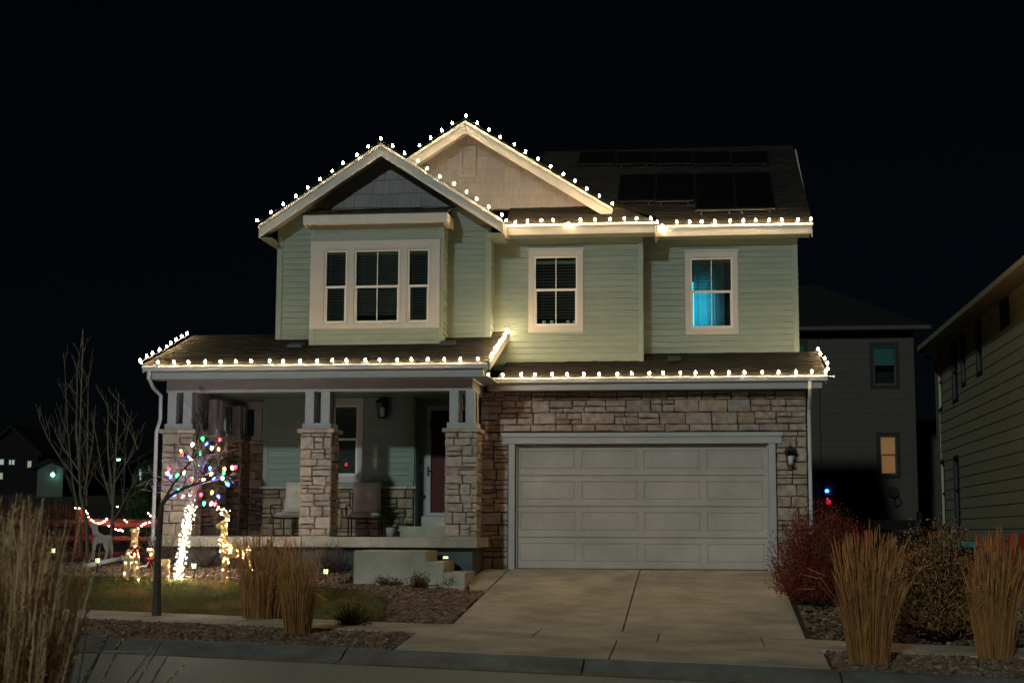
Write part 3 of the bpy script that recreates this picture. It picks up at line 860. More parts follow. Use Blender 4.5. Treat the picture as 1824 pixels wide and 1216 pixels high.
# --- right (upper) gable -----------------------------------------------------
APR = np.array([-3.60, 0.75, 9.21]); SR = 0.632
RX0, RX1 = -6.2, -0.55
fg = FRONT(1.2)
rzr = lambda x: gz(x, APR, SR) - 0.09
zb = 7.42
tri2 = [(APR[0] - (rzr(APR[0]) - zb) / SR, zb), (APR[0] + (rzr(APR[0]) - zb) / SR, zb), (APR[0], rzr(APR[0]))]
mb = MB(); mb.extr([fg.p(u, z) for u, z in tri2], (0, 0.1, 0)); gw2 = mb.build('gable_wall', 'shake', house)
shakes(fg, [(-4.95, 7.30)] + tri2[1:] + [(-4.95, 8.3)], 7.43, gw2)
gable_roof(APR, SR, RX0, RX1, 0.75, 5.6, soff=0.42)
va, vb = at(818, 262, Y=1.17), at(848, 317, Y=1.17)
mb = MB()
fr_v = FRONT(1.2); x0, x1, z1, z0 = va[0], vb[0], va[2], vb[2]
fr_v.box(mb, x0, x0 + 0.08, z0, z1, 0, 0.06); fr_v.box(mb, x1 - 0.08, x1, z0, z1, 0, 0.06)
fr_v.box(mb, x0 + 0.08, x1 - 0.08, z1 - 0.08, z1, 0, 0.059); fr_v.box(mb, x0 + 0.08, x1 - 0.08, z0, z0 + 0.08, 0, 0.059)
fr_v.box(mb, x0 + 0.08, x1 - 0.08, z0 + 0.08, z1 - 0.08, 0, 0.03)
mb.build('gable_vent', 'shake', house)
for i in range(6):
    zz = z0 + 0.1 + i * (z1 - z0 - 0.2) / 6
    m2 = MB(); fr_v.box(m2, x0 + 0.085, x1 - 0.085, zz, zz + 0.012, 0.03, 0.042); m2.build('louvre_slat', 'shake', house)

# --- right block ----------------------------------------------------------------
fr3 = FRONT(1.5)
WR = (1.025, 1.885, 4.89, 6.37)
siding_wall(fr3, [(0.05, 4.2), (3.2, 4.2), (3.2, 6.9), (0.05, 6.9)], holes=[WR], z_start=4.26)
part_box('corner_board', [(3.10, 3.215, 1.465, 1.51, 4.26, 6.80)], 'sidetrim')
part_box('frieze_board', [(0.08, 3.09, 1.47, 1.50, 6.66, 6.80)], 'sidetrim')
siding_wall(RIGHT(3.2), [(1.5, 3.0), (9.9, 3.0), (9.9, 6.9), (1.5, 6.9)], z_start=3.0, back=0.04, joined=True)
siding_wall(RIGHT(3.25), [(0.0, 0.0), (9.9, 0.0), (9.9, 3.5), (0.0, 3.5)], z_start=0.0, back=0.02, m='siding', joined=True)
wr = window(fr3, *WR, blind=(0.53, 1.0), tilt=1.3, slat_gap=0.045, depth=0.62)
# lit curtain with folds behind the right window
MT['curtain'] = mat('pale curtain', (0.55, 0.62, 0.64), 0.9)
MT['curtainlit'] = mat('sheer curtain', (0.62, 0.72, 0.75), 0.9, 0.05, transl=0.7)
MT['screen'] = emit('room screen glow', (0.03, 0.74, 1.0), 3.4)
def curtain(u0, u1, z0, z1, y, m, folds, amp=0.02):
    g = MB(); n = 48; V = []; Fc = []
    for i in range(n + 1):
        u = u0 + (u1 - u0) * i / n; d = amp * math.sin(i / n * folds * 6.28) + amp * 0.5 * math.sin(i / n * folds * 2.3 * 6.28 + 1)
        V += [(u, y + d, z0), (u, y + d, z1), (u, y + d + 0.006, z0), (u, y + d + 0.006, z1)]
    for i in range(n):
        a, b = i * 4, i * 4 + 4
        Fc += [(a, b, b + 1, a + 1), (b + 2, a + 2, a + 3, b + 3)]
    g.add(V, Fc); return g.build('curtain', m, wr, smooth=True)
curtain(1.09, 1.44, 4.90, 6.36, 1.78, 'curtainlit', 3, 0.026)
curtain(1.44, 1.72, 4.90, 6.36, 1.80, 'curtainlit', 4)
mb = MB(); mb.box(1.05, 1.45, 1.94, 1.97, 4.93, 5.95); mb.build('screen', 'screen', wr)
part_box('eave_fascia', [(0.345, 3.49, 1.035, 1.065, 6.75, 6.92)], 'fascia')
part_box('eave_fascia', [(0.345, 0.375, 1.066, 1.46, 6.75, 6.92)], 'fascia')
part_box('drip_edge', [(0.35, 3.51, 1.012, 1.034, 6.922, 6.972)], 'gutter')
part_box('soffit', [(0.376, 3.46, 1.066, 1.50, 6.755, 6.77)], 'sidetrim')
RZ, RY = 9.74, 5.5
roof_plane('roof', (0.33, 1.02, 6.975), (3.5, 1.02, 6.975), (3.42, RY, RZ), (0.33, RY, RZ))
roof_plane('roof', (-2.4, 3.6, 6.975 + (3.6 - 1.02) * (RZ - 6.975) / (RY - 1.02)), (0.33, 1.6, 6.975 + (1.6 - 1.02) * (RZ - 6.975) / (RY - 1.02)), (0.33, RY, RZ), (-2.4, RY, RZ))
roof_plane('roof', (-2.5, 10.0, 6.95), (3.5, 10.0, 6.95), (3.42, RY, RZ), (-2.4, RY, RZ), tabs=False)
mb = MB(); mb.extr([(3.47, 1.05, 6.83), (3.47, RY, RZ - 0.1), (3.47, RY, RZ - 0.28), (3.47, 1.05, 6.68)], (0.03, 0, 0)); mb.build('rake_board', 'fascia', house)
mb = MB(); mb.extr([(3.19, 1.5, 6.9), (3.19, 9.9, 6.9), (3.19, RY, RZ - 0.3)], (0.02, 0, 0)); mb.build('gable_wall', 'siding', house)

# --- garage: stone front, door, roof ------------------------------------------------
GZ = 3.49
DX0, DX1, DZ1 = -2.44, 2.49, 2.44
mb = MB()
for r in rect_minus((-3.14, 3.25, -0.3, GZ), [(DX0, DX1, -0.3, DZ1)]): mb.box(r[0], r[1], 0.0, 0.2, r[2], r[3])
stonewall = mb.build('stone_wall', 'mortar', house)

def stone_mesh(w, h, d, seed):
    """a split-face stone: irregular outline, chamfered rim, broken front; local u,z with depth toward -y"""
    r = random.Random(seed); b = MB()
    def j(s): return r.uniform(-s, s)
    hw, hh = w / 2, h / 2; e = min(0.008, h * 0.08)
    ring = [(-hw, -hh), (0, -hh), (hw, -hh), (hw, 0), (hw, hh), (0, hh), (-hw, hh), (-hw, 0)]
    ring = [(x + j(e), z + j(e)) for x, z in ring]
    ch = min(0.016, h * 0.16)
    v0 = [(x, 0.01, z) for x, z in ring]
    v1 = [(x, -d * 0.55 + j(0.006), z) for x, z in ring]
    v2 = [(x * (1 - ch / hw) + j(0.003), -d + j(0.009), z * (1 - ch / hh) + j(0.003)) for x, z in ring]
    c = [(w * 0.22 * (1 if r.random() < .5 else -1) + j(0.03), -d + j(0.016), j(h * 0.15))]
    fs = []
    for a in (0, 8):
        for i in range(8): fs.append((a + i, a + (i + 1) % 8, a + 8 + (i + 1) % 8, a + 8 + i))
    for i in range(8): fs.append((16 + i, 16 + (i + 1) % 8, 24))
    b.add(v0 + v1 + v2 + c, fs)
    return b

def ashlar(u0, u1, z0, z1, bands, wr_, jointed=0.014, split_p=0.55):
    """rectangles of an uneven ledge-stone bond"""
    out = []; z = z0
    while z < z1 - 0.03:
        h = random.uniform(*bands)
        if z1 - (z + h) < 0.07: h = z1 - z
        u = u0
        while u < u1 - 0.02:
            w = random.uniform(*wr_)
            if u1 - (u + w) < wr_[0] * 0.55: w = u1 - u
            if random.random() < split_p and h > 0.15:
                s_ = random.choice((0.36, 0.42, 0.5, 0.58, 0.65)); zm = z + h * s_
                for a, b in ((z, zm), (zm, z + h)):
                    if w > 0.42 and random.random() < 0.6:
                        c = u + w * random.uniform(0.35, 0.65); out += [(u, c, a, b), (c, u + w, a, b)]
                    else: out.append((u, u + w, a, b))
            else: out.append((u, u + w, z, z + h))
            u += w
        z += h
    g = jointed / 2
    return [(a + g, b - g, c + g * random.uniform(0.6, 1.2), d - g * random.uniform(0.6, 1.2)) for a, b, c, d in out]

def lay_stones(rects, Y, parent, m, depth=(0.03, 0.055)):
    for (a, b, c, d) in rects:
        if b - a < 0.03 or d - c < 0.02: continue
        s = stone_mesh(b - a, d - c, random.uniform(*depth), random.random())
        s.v = [(x + (a + b) / 2, y + Y, z + (c + d) / 2) for x, y, z in s.v]
        s.build('stone', m, parent)

lay_stones(ashlar(-3.12, 3.22, 2.68, GZ - 0.02, (0.13, 0.25), (0.30, 0.66), split_p=0.6), 0.0, stonewall, 'stone')
lay_stones(ashlar(-3.12, -2.57, -0.2, 2.67, (0.17, 0.27), (0.24, 0.5), split_p=0.5), 0.0, stonewall, 'stone')
lay_stones(ashlar(2.64, 3.22, -0.2, 2.67, (0.18, 0.28), (0.26, 0.5), split_p=0.5), 0.0, stonewall, 'stone')
# door casing
part_box('door_casing', [(DX0 - 0.12, DX0, -0.07, 0.19, 0.0, DZ1)], 'trim')
part_box('door_casing', [(DX1, DX1 + 0.13, -0.07, 0.19, -0.03, DZ1)], 'trim')
part_box('door_header', [(DX0 - 0.24, DX1 + 0.25, -0.085, 0.15, DZ1 + 0.001, DZ1 + 0.135)], 'trim')
part_box('door_header', [(DX0 - 0.26, DX1 + 0.27, -0.115, 0.15, DZ1 + 0.136, DZ1 + 0.215)], 'trim')
part_box('door_stop', [(DX0 + 0.001, DX0 + 0.04, 0.04, 0.10, 0.0, DZ1), (DX1 - 0.04, DX1 - 0.001, 0.04, 0.10, 0.0, DZ1), (DX0 + 0.041, DX1 - 0.041, 0.04, 0.10, DZ1 - 0.03, DZ1 - 0.001)], 'trim')
gd = bpy.data.objects.new('garage_door', None); COL.objects.link(gd); gd.parent = house
part_box('weather_seal', [(DX0 + 0.02, DX1 - 0.02, 0.125, 0.165, -0.03, 0.02)], 'black', gd)
dw = (DX1 - DX0 - 0.06) / 4
secs = [0.02 + i * 0.602 for i in range(5)]
def raised(x0, x1, z0, z1, y):
    b = MB()
    def rect(i, yy): return [(x0 + i, yy, z0 + i), (x1 - i, yy, z0 + i), (x1 - i, yy, z1 - i), (x0 + i, yy, z1 - i)]
    rings = [rect(0, y), rect(0.016, y + 0.016), rect(0.03, y + 0.016), rect(0.052, y + 0.003)]
    vs = sum(rings, []); fs = []
    for r_ in range(3):
        for i in range(4): fs.append((r_ * 4 + i, r_ * 4 + (i + 1) % 4, r_ * 4 + 4 + (i + 1) % 4, r_ * 4 + 4 + i))
    fs.append((12, 13, 14, 15)); b.add(vs, fs); return b
for i in range(4):
    z0, z1 = secs[i] + 0.004, secs[i + 1] - 0.004
    b = MB(); pan = []
    for k in range(4):
        pan.append((DX0 + 0.03 + k * dw + 0.055, DX0 + 0.03 + (k + 1) * dw - 0.055, z0 + 0.105, z1 - 0.105))
    for r in rect_minus((DX0 + 0.03, DX1 - 0.03, z0 + 0.012, z1 - 0.012), pan): b.box(r[0], r[1], 0.12, 0.16, r[2], r[3])
    b.box(DX0 + 0.03, DX1 - 0.03, 0.128, 0.16, z0, z0 + 0.0118); b.box(DX0 + 0.03, DX1 - 0.03, 0.128, 0.16, z1 - 0.0118, z1)
    b.build('door_section', 'door', gd)
    for p in pan: raised(p[0], p[1], p[2], p[3], 0.12).build('raised_panel', 'door', gd)
part_box('garage_backing', [(DX0, DX1, 0.17, 0.2, 0, DZ1)], 'room')

# garage roof, gutter, fascia, downspout
def gutter_run(x0, x1, y, z, name='gutter'):
    """K-style gutter: profile swept along X; y = front face, z = top"""
    prof_ = [(0, 0), (0, -0.035), (0.012, -0.05), (0.018, -0.085), (0.035, -0.105), (0.11, -0.105), (0.11, 0.0), (0.10, 0.0), (0.10, -0.09), (0.04, -0.09), (0.03, -0.075), (0.024, -0.045), (0.012, -0.03), (0.012, 0.0)]
    mb = MB(); mb.extr([(x0, y + a, z + b) for a, b in prof_], (x1 - x0, 0, 0))
    return mb.build(name, 'gutter', house)
gutter_run(-2.93, 3.60, -0.56, 3.70)
part_box('eave_fascia', [(-2.94, 3.50, -0.45, -0.42, 3.46, 3.67)], 'trim')
part_box('soffit', [(-2.94, 3.49, -0.42, 0.02, 3.475, 3.49)], 'trim')
GS = 0.335
roof_plane('garage_roof', (-2.72, -0.55, 3.70), (3.60, -0.55, 3.70), (3.57, 1.5, 3.70 + GS * 2.05), (-2.72, 1.5, 3.70 + GS * 2.05))
part_box('flashing', [(-2.7, 0.0, 0.762, 0.80, 4.06, 4.12)], 'sidetrim')
mb = MB(); mb.extr([(3.56, -0.45, 3.70), (3.56, 1.9, 3.70 + GS * 2.35), (3.56, 1.9, 3.55 + GS * 2.35), (3.56, -0.45, 3.55)], (0.025, 0, 0)); mb.build('rake_board', 'trim', house)
mb = MB(); mb.extr([(3.24, 0.0, 3.48), (3.24, 1.5, 3.48), (3.24, 1.5, 4.15), (3.24, 0.0, 3.72)], (0.02, 0, 0)); mb.build('gable_wall', 'siding', house)
def downspout(pts, r=0.04):
    mb = MB(); pts = [np.array(p, float) for p in pts]
    mb.tube(pts, [r] * len(pts), 8); return mb.build('downspout', 'gutter', house)
downspout([(3.27, -0.50, 3.60), (3.27, -0.50, 3.45), (3.27, -0.42, 3.34), (3.27, -0.12, 3.10), (3.27, -0.07, 2.98), (3.27, -0.07, 0.05)], 0.036)

# --- porch -------------------------------------------------------------------------
PY = 1.3                                     # porch back wall
ZS0, ZS1 = 0.43, ZP
def beveled_slab(x0, x1, y0, y1, z0, z1, b=0.012):
    mb = MB()
    vs = []
    for z, i in ((z0, 0), (z1 - b, 0), (z1, b)):
        vs += [(x0 + i, y0 + i, z), (x1 - i, y0 + i, z), (x1 - i, y1 - i, z), (x0 + i, y1 - i, z)]
    fs = [(3, 2, 1, 0), (8, 9, 10, 11)] + [(a + i, a + (i + 1) % 4, a + 4 + (i + 1) % 4, a + 4 + i) for a in (0, 4) for i in range(4)]
    return mb.add(vs, fs)
for a, b in ((-9.26, -7.1), (-7.094, -4.95), (-4.944, -2.95)):
    beveled_slab(a, b, -1.66, 2.6, ZS0, ZS1).build('porch_slab', 'concrete', house)
part_box('foundation', [(-9.08, -3.07, -1.42, 2.5, -0.6, 0.425)], 'found')
part_box('porch_ceiling', [(-9.05, -3.1, -1.2, 2.5, 3.50, 3.53)], 'sidetrim')
# beams
part_box('porch_beam', [(-9.06, -3.07, -1.5, -1.2, 3.37, 3.62)], 'trim')
part_box('porch_beam', [(-3.37, -3.07, -1.199, 0.0, 3.37, 3.62)], 'trim')
part_box('porch_beam', [(-9.06, -8.76, -1.199, 2.5, 3.37, 3.62)], 'trim')
part_box('porch_beam', [(-8.759, -7.9, 2.2, 2.5, 3.37, 3.62)], 'trim')
mb = MB(); mb.extr([(-3.07, -1.5, 3.621), (-3.07, 0.9, 3.621), (-3.07, 0.9, 4.45)], (0.02, 0, 0)); mb.build('gable_wall', 'siding', house)
mb = MB(); mb.extr([(-9.06, -1.6, 3.621), (-9.06, 2.4, 3.621), (-9.06, 0.4, 4.40)], (0.02, 0, 0)); mb.build('gable_wall', 'siding', house)
# roof
PG_Z = 3.83
PGY = -2.12
gutter_run(-9.34, -2.71, PGY, PG_Z)
part_box('eave_fascia', [(-9.28, -2.80, PGY + 0.111, PGY + 0.14, 3.58, 3.80)], 'trim')
part_box('soffit', [(-9.28, -2.80, PGY + 0.141, -1.49, 3.60, 3.615)], 'trim')
PS = 0.325
pz = lambda y: PG_Z + 0.01 + PS * (y - PGY)
roof_plane('porch_roof', (-9.33, PGY + 0.01, pz(PGY + 0.01)), (-2.70, PGY + 0.01, pz(PGY + 0.01)), (-2.70, 0.8, pz(0.8)), (-9.33, 0.8, pz(0.8)))
roof_plane('porch_roof', (-9.33, 3.4, pz(-1.8)), (-7.4, 3.4, pz(-1.8)), (-7.4, 0.8, pz(0.8) - 0.002), (-9.33, 0.8, pz(0.8) - 0.002), tabs=False)
for x_ in (-9.36, -2.69):
    mb = MB(); mb.extr([(x_, PGY + 0.1, pz(PGY + 0.1) - 0.01), (x_, 0.8, pz(0.8) - 0.01), (x_, 0.8, pz(0.8) - 0.17), (x_, PGY + 0.1, pz(PGY + 0.1) - 0.17)], (0.028, 0, 0))
    mb.build('rake_board', 'fascia', house)
part_box('soffit', [(-3.05, -2.70, -1.98, 0.78, 3.585, 3.598)], 'trim')
# small roof vents
for (px, py) in ((527, 622), (797, 618)):
    p = at_plane(px, py, (0, PGY, PG_Z), (0, -PS, 1))
    mb = MB(); mb.extr([(p[0] - 0.14, p[1] - 0.13, p[2] + 0.02), (p[0] + 0.14, p[1] - 0.13, p[2] + 0.02), (p[0] + 0.14, p[1] - 0.12, p[2] + 0.08), (p[0] - 0.14, p[1] - 0.12, p[2] + 0.08)], (0, 0.28, 0.07))
    mb.build('roof_vent', 'black', house)
p = at_plane(1201, 645, (0, -0.55, 3.70), (0, -GS, 1))
mb = MB(); mb.extr([(p[0] - 0.13, p[1] - 0.13, p[2] + 0.02), (p[0] + 0.13, p[1] - 0.13, p[2] + 0.02), (p[0] + 0.13, p[1] - 0.12, p[2] + 0.08), (p[0] - 0.13, p[1] - 0.12, p[2] + 0.08)], (0, 0.26, 0.07))
mb.build('roof_vent', 'black', house)

# columns: stone pier + cap + pair of posts
def column(x0, y0, front_parts, w=0.62, ztop=2.58, posts=True):
    x1, y1 = x0 + w, y0 + w
    core = part_box('column', [(x0 + 0.045, x1 - 0.045, y0 + 0.045, y1 - 0.045, ZP, ztop)], 'mortar')
    rects = ashlar(x0, x1, ZP + 0.015, ztop, (0.13, 0.24), (0.15, 0.36), 0.013, split_p=0.45)
    if front_parts: lay_stones(rects, y0 + 0.045, core, 'stonec', (0.035, 0.055))
    j = MB()
    if not front_parts:
        for (a, b, c, d) in rects:
            s = stone_mesh(b - a, d - c, 0.045, random.random())
            t = random.uniform(0.75, 1.45)
            j.add([(x + (a + b) / 2, y + y0 + 0.045, z + (c + d) / 2) for x, y, z in s.v], s.f, 0, (t, t * 0.98, t * 0.95))
    for sx in (1, -1):
        for (a, b, c, d) in ashlar(0.03, w, ZP + 0.015, ztop, (0.13, 0.24), (0.15, 0.36), 0.013, split_p=0.4):
            s = stone_mesh(b - a, d - c, 0.045, random.random()); t = random.uniform(0.75, 1.4)
            xx = x1 - 0.045 if sx > 0 else x0 + 0.045
            vs = [(xx - sx * y, y0 + (a + b) / 2 + sx * x, z + (c + d) / 2) for x, y, z in s.v]
            j.add(vs, s.f, 0, (t * 1.2, t * 1.2, t * 1.18))
    o = j.build('side_stones', 'stonej', core); o['kind'] = 'stuff'
    # cap stones, plinth and posts
    for a, b in ((x0 - 0.05, x0 + w * 0.5 - 0.005), (x0 + w * 0.5 + 0.005, x1 + 0.05)):
        mb = beveled_slab(a, b, y0 - 0.05, y1 + 0.05, ztop + 0.001, ztop + 0.075, 0.012); mb.build('cap_stone', 'stonec', core)
    part_box('post_plinth', [(x0 + 0.03, x1 - 0.03, y0 + 0.03, y1 - 0.03, ztop + 0.076, ztop + 0.18)], 'trim', core)
    if posts:
        pw = 0.17
        for xx in (x0 + 0.07, x1 - 0.07 - pw):
            for yy in (y0 + 0.06, y1 - 0.06 - pw):
                part_box('post', [(xx, xx + pw, yy, yy + pw, ztop + 0.181, 3.37)], 'trim', core)
    part_box('pier_base', [(x0 + 0.02, x1 - 0.02, y0 + 0.0, y1 - 0.02, ZP - 0.0, ZP + 0.02)], 'concrete', core)
    return core
column(-9.09, -1.58, True)
column(-6.37, -1.58, True)
column(-3.58, -1.58, True)
column(-9.09, -0.05, False)
column(-9.09, 1.55, False)
column(-8.45, 2.05, False, w=0.5)

# porch back wall
fp = FRONT(PY)
WP = (-6.46, -5.90, 1.86, 3.34)
siding_wall(fp, [(-7.9, 1.62), (-4.72, 1.62), (-4.72, 3.52), (-7.9, 3.52)], holes=[WP], z_start=1.76, expo=0.125)
siding_wall(LEFT(-7.9), [(-9.0, 0.6), (-PY, 0.6), (-PY, 3.5), (-9.0, 3.5)], z_start=0.62, back=0.03, joined=True)
part_box('corner_board', [(-7.92, -7.81, PY - 0.032, PY + 0.01, 1.76, 3.5)], 'sidetrim')
part_box('corner_board', [(-4.82, -4.70, PY - 0.032, PY + 0.02, 1.76, 3.5)], 'sidetrim')
part_box('frieze_board', [(-7.9, -4.72, PY - 0.03, PY, 1.655, 1.755)], 'sidetrim')
window(fp, *WP, muntin=False, blind=(0.0, 1.0), tilt=1.4, cas=0.11, head=0.15, cap=False, slat_gap=0.05)
mb = MB(); mb.box(-7.92, -4.70, PY - 0.01, PY + 0.1, ZP, 1.60); basew = mb.build('stone_base', 'mortar', house)
j = MB()
for (a, b, c, d) in ashlar(-7.92, -4.70, ZP + 0.01, 1.59, (0.15, 0.27), (0.22, 0.5), 0.014, 0.5):
    s = stone_mesh(b - a, d - c, 0.05, random.random()); t = random.uniform(0.7, 1.35)
    j.add([(x + (a + b) / 2, y + PY - 0.01, z + (c + d) / 2) for x, y, z in s.v], s.f, 0, (t, t, t * random.uniform(0.8, 1)))
j.build('base_stones', 'stonej', basew)['kind'] = 'stuff'
x = -7.98
while x < -4.7:
    w = random.uniform(0.45, 0.62); b_ = min(x + w, -4.64)
    beveled_slab(x, b_ - 0.008, PY - 0.11, PY + 0.01, 1.60, 1.652, 0.01).build('cap_stone', 'stonec', basew); x = b_ if b_ < -4.64 else 0

# entry recess and door
EY = 1.78
part_box('wall', [(-4.72, -4.70 + 0.02, PY + 0.021, EY + 0.1, ZP, 3.52)], 'sidetrim')
part_box('wall', [(-3.10, -3.0, 0.25, EY + 0.1, ZP, 3.52)], 'sidetrim')
part_box('wall', [(-4.69, -4.53, EY, EY + 0.1, ZP, 3.52), (-3.43, -3.1, EY, EY + 0.1, ZP, 3.52), (-4.53, -3.43, EY, EY + 0.1, 3.36, 3.52)], 'sidetrim')
part_box('porch_step', [(-4.95, -3.0, 0.55, EY, ZP + 0.001, ZP + 0.21)], 'concrete')
part_box('threshold', [(-4.58, -3.40, EY - 0.25, EY + 0.05, ZP + 0.211, ZP + 0.42)], 'concrete')
dr = part_box('front_door', [(-4.43, -3.53, EY + 0.01, EY + 0.05, ZP + 0.44, 3.26)], 'redpaint')
part_box('door_frame', [(-4.53, -4.432, EY - 0.05, EY + 0.02, ZP + 0.43, 3.355), (-3.528, -3.43, EY - 0.05, EY + 0.02, ZP + 0.43, 3.355), (-4.431, -3.529, EY - 0.05, EY + 0.02, 3.262, 3.355), (-4.431, -3.529, EY - 0.045, EY + 0.009, ZP + 0.43, ZP + 0.50)], 'trim', dr)
for (z0, z1) in ((1.3, 1.95), (2.1, 3.1)):
    for (a, b) in ((-4.34, -4.02), (-3.95, -3.62)):
        raised(a, b, z0, z1, EY + 0.009).build('raised_panel', 'redpaint', dr)
mb = MB(); mb.box(-4.50, -4.465, EY - 0.075, EY - 0.05, 1.88, 2.08); mb.tube([(-4.48, EY - 0.08, 1.99), (-4.40, EY - 0.12, 1.99)], 0.012, 6); mb.build('handle', 'black', dr)
part_box('doorbell', [(-4.66, -4.61, EY - 0.03, EY, 1.95, 2.12)], 'sash')

# steps beside the porch: landing and treads fall toward the driveway
steps = thing('concrete_steps', 'weathered concrete steps with landing block in front of the porch', 'steps', (-4.0, -2.3, -0.2))
beveled_slab(-4.98, -3.68, -2.92, -1.67, -0.5, 0.385, 0.02).build('landing', 'concrete', steps)
beveled_slab(-3.678, -3.36, -2.915, -1.67, -0.5, 0.195, 0.015).build('tread', 'concrete', steps)
beveled_slab(-3.358, -2.98, -2.91, -1.67, -0.5, 0.01, 0.015).build('tread', 'concrete', steps)

downspout([(-9.22, PGY + 0.06, 3.73), (-9.22, PGY + 0.06, 3.60), (-9.19, -1.86, 3.42), (-9.13, -1.62, 3.30), (-9.13, -1.60, 2.84), (-9.17, -1.68, 2.60), (-9.17, -1.68, 0.2)], 0.036)
downspout([(-9.17, -1.68, 0.2), (-9.2, -1.85, 0.05), (-9.5, -2.1, -0.02)], 0.036)

# ================================================================== LIGHT STRINGS
def bulb_mesh(name, m, s=1.0):
    b = MB()
    b.lathe([(0.013 * s, 0.0), (0.013 * s, 0.024 * s)], 8, mi=1)
    b.lathe([(0.012 * s, 0.0245 * s), (0.023 * s, 0.042 * s), (0.021 * s, 0.060 * s), (0.012 * s, 0.078 * s), (0.002 * s, 0.088 * s)], 8, mi=0)
    return b.mesh(name, [m, 'socket'], smooth=True)
BULBS = [bulb_mesh('bulb', m_, 0.93) for m_ in ('bulb', 'bulbdim', 'bulbhot', 'bulb')]

def light_string(label, runs, parent_loc=(0, 0, 0), up=None, name='roofline_light_string', group='white bulb strings on the rooflines', mesh=None, r=0.004, lift=0.0):
    """runs = list of bulb base positions"""
    t = thing(name, label, 'string lights', runs[0], group)
    runs = [np.array(p, float) + np.array([random.uniform(-.02, .02), 0, random.uniform(-.006, .006)]) for p in runs]
    wp = []
    for a, b in zip(runs[:-1], runs[1:]): wp += [a + np.array([0, 0.004, 0.004]), (a + b) / 2 + np.array([random.uniform(-.02, .02), 0.004, -random.uniform(0.0, 0.012)])]
    w = MB(); w.tube(wp + [runs[-1]], r, 4); w.build('wire', 'socket', t)
    for i, p in enumerate(runs):
        o = link('bulb', mesh or random.choice(BULBS), t)
        o.location = tuple(map(float, p))
        u = Vector(up if up is not None else (0, 0, 1)) + Vector((random.uniform(-.4, .4), random.uniform(-.45, .15), 0))
        o.rotation_euler = u.to_track_quat('Z', 'Y').to_euler()
    return t

def run(p0, p1, n):
    p0, p1 = np.array(p0, float), np.array(p1, float)
    return [p0 + (p1 - p0) * i / (n - 1) for i in range(n)]
H_ = -0.02   # sockets sit just below the seen glow centre
OFF = np.array([0, 0, -0.05])
def rk(ap, s, x, y): return np.array([x, y, gz(x, ap, s) + 0.06])
lg = [rk(APL, SL, x, -0.34) for x in np.linspace(LX0, APL[0], 11)] + [rk(APL, SL, x, -0.34) for x in np.linspace(APL[0], LX1, 11)[1:]]
light_string('string of white bulbs along the lower gable above the bay window', lg, group='white bulb strings on the rooflines')
x_hid = -4.55
rg = [rk(APR, SR, x, 0.695) for x in np.linspace(x_hid, APR[0], 5)] + [rk(APR, SR, x, 0.695) for x in np.linspace(APR[0], RX1, 13)[1:]]
light_string('string of white bulbs along the highest gable with the vent', rg)
me_ = [(-2.66, 0.29, 6.95), (-2.52, 0.262, 6.90)] + run((-2.25, 0.285, 6.93), (0.25, 0.285, 6.93), 10)
me_[5] = np.array([me_[5][0], 0.262, 6.85])
light_string('string of white bulbs on the eave above the second-floor window with pots', me_)
re_ = [(0.37, 0.98, 6.99), (0.46, 0.955, 6.90)] + run((0.75, 0.975, 6.985), (3.46, 0.975, 6.985), 11)
light_string('string of white bulbs on the eave above the cyan-lit window', re_)
light_string('long string of white bulbs on the porch gutter', run((-9.32, PGY - 0.02, PG_Z + 0.012), (-2.88, PGY - 0.02, PG_Z + 0.012), 22))
light_string('short string of white bulbs up the outer porch roof edge by the bare trees', run((-9.37, PGY - 0.0, pz(PGY) + 0.05), (-9.37, 0.5, pz(0.5) + 0.05), 9))
light_string('short string of white bulbs up the porch roof edge beside the pale lit siding', run((-2.665, PGY + 0.1, pz(PGY + 0.1) + 0.03), (-2.655, 0.55, pz(0.55) + 0.03), 12))
light_string('long string of white bulbs on the gutter over the garage door', run((-2.90, -0.585, 3.712), (3.30, -0.585, 3.712), 21) + [(3.58, -0.585, 3.712)])
light_string('short string of white bulbs up the garage roof edge by the rear house', run((3.63, -0.40, 3.80), (3.61, 1.4, 3.73 + GS * 1.95), 5))
ol = thing('outlet_star', 'small white star-shaped clip light at the end of the garage gutter', 'light', (3.66, -0.5, 3.66))
mb = MB()
mb.lathe([(0.006, 0), (0.006, 0.06), (0.04, 0.10), (0.004, 0.101)], 6)
mb.v = [(3.63 + z, -0.5 + x, 3.68 + y) for x, y, z in mb.v]; mb.build('shade', 'gutter', ol)

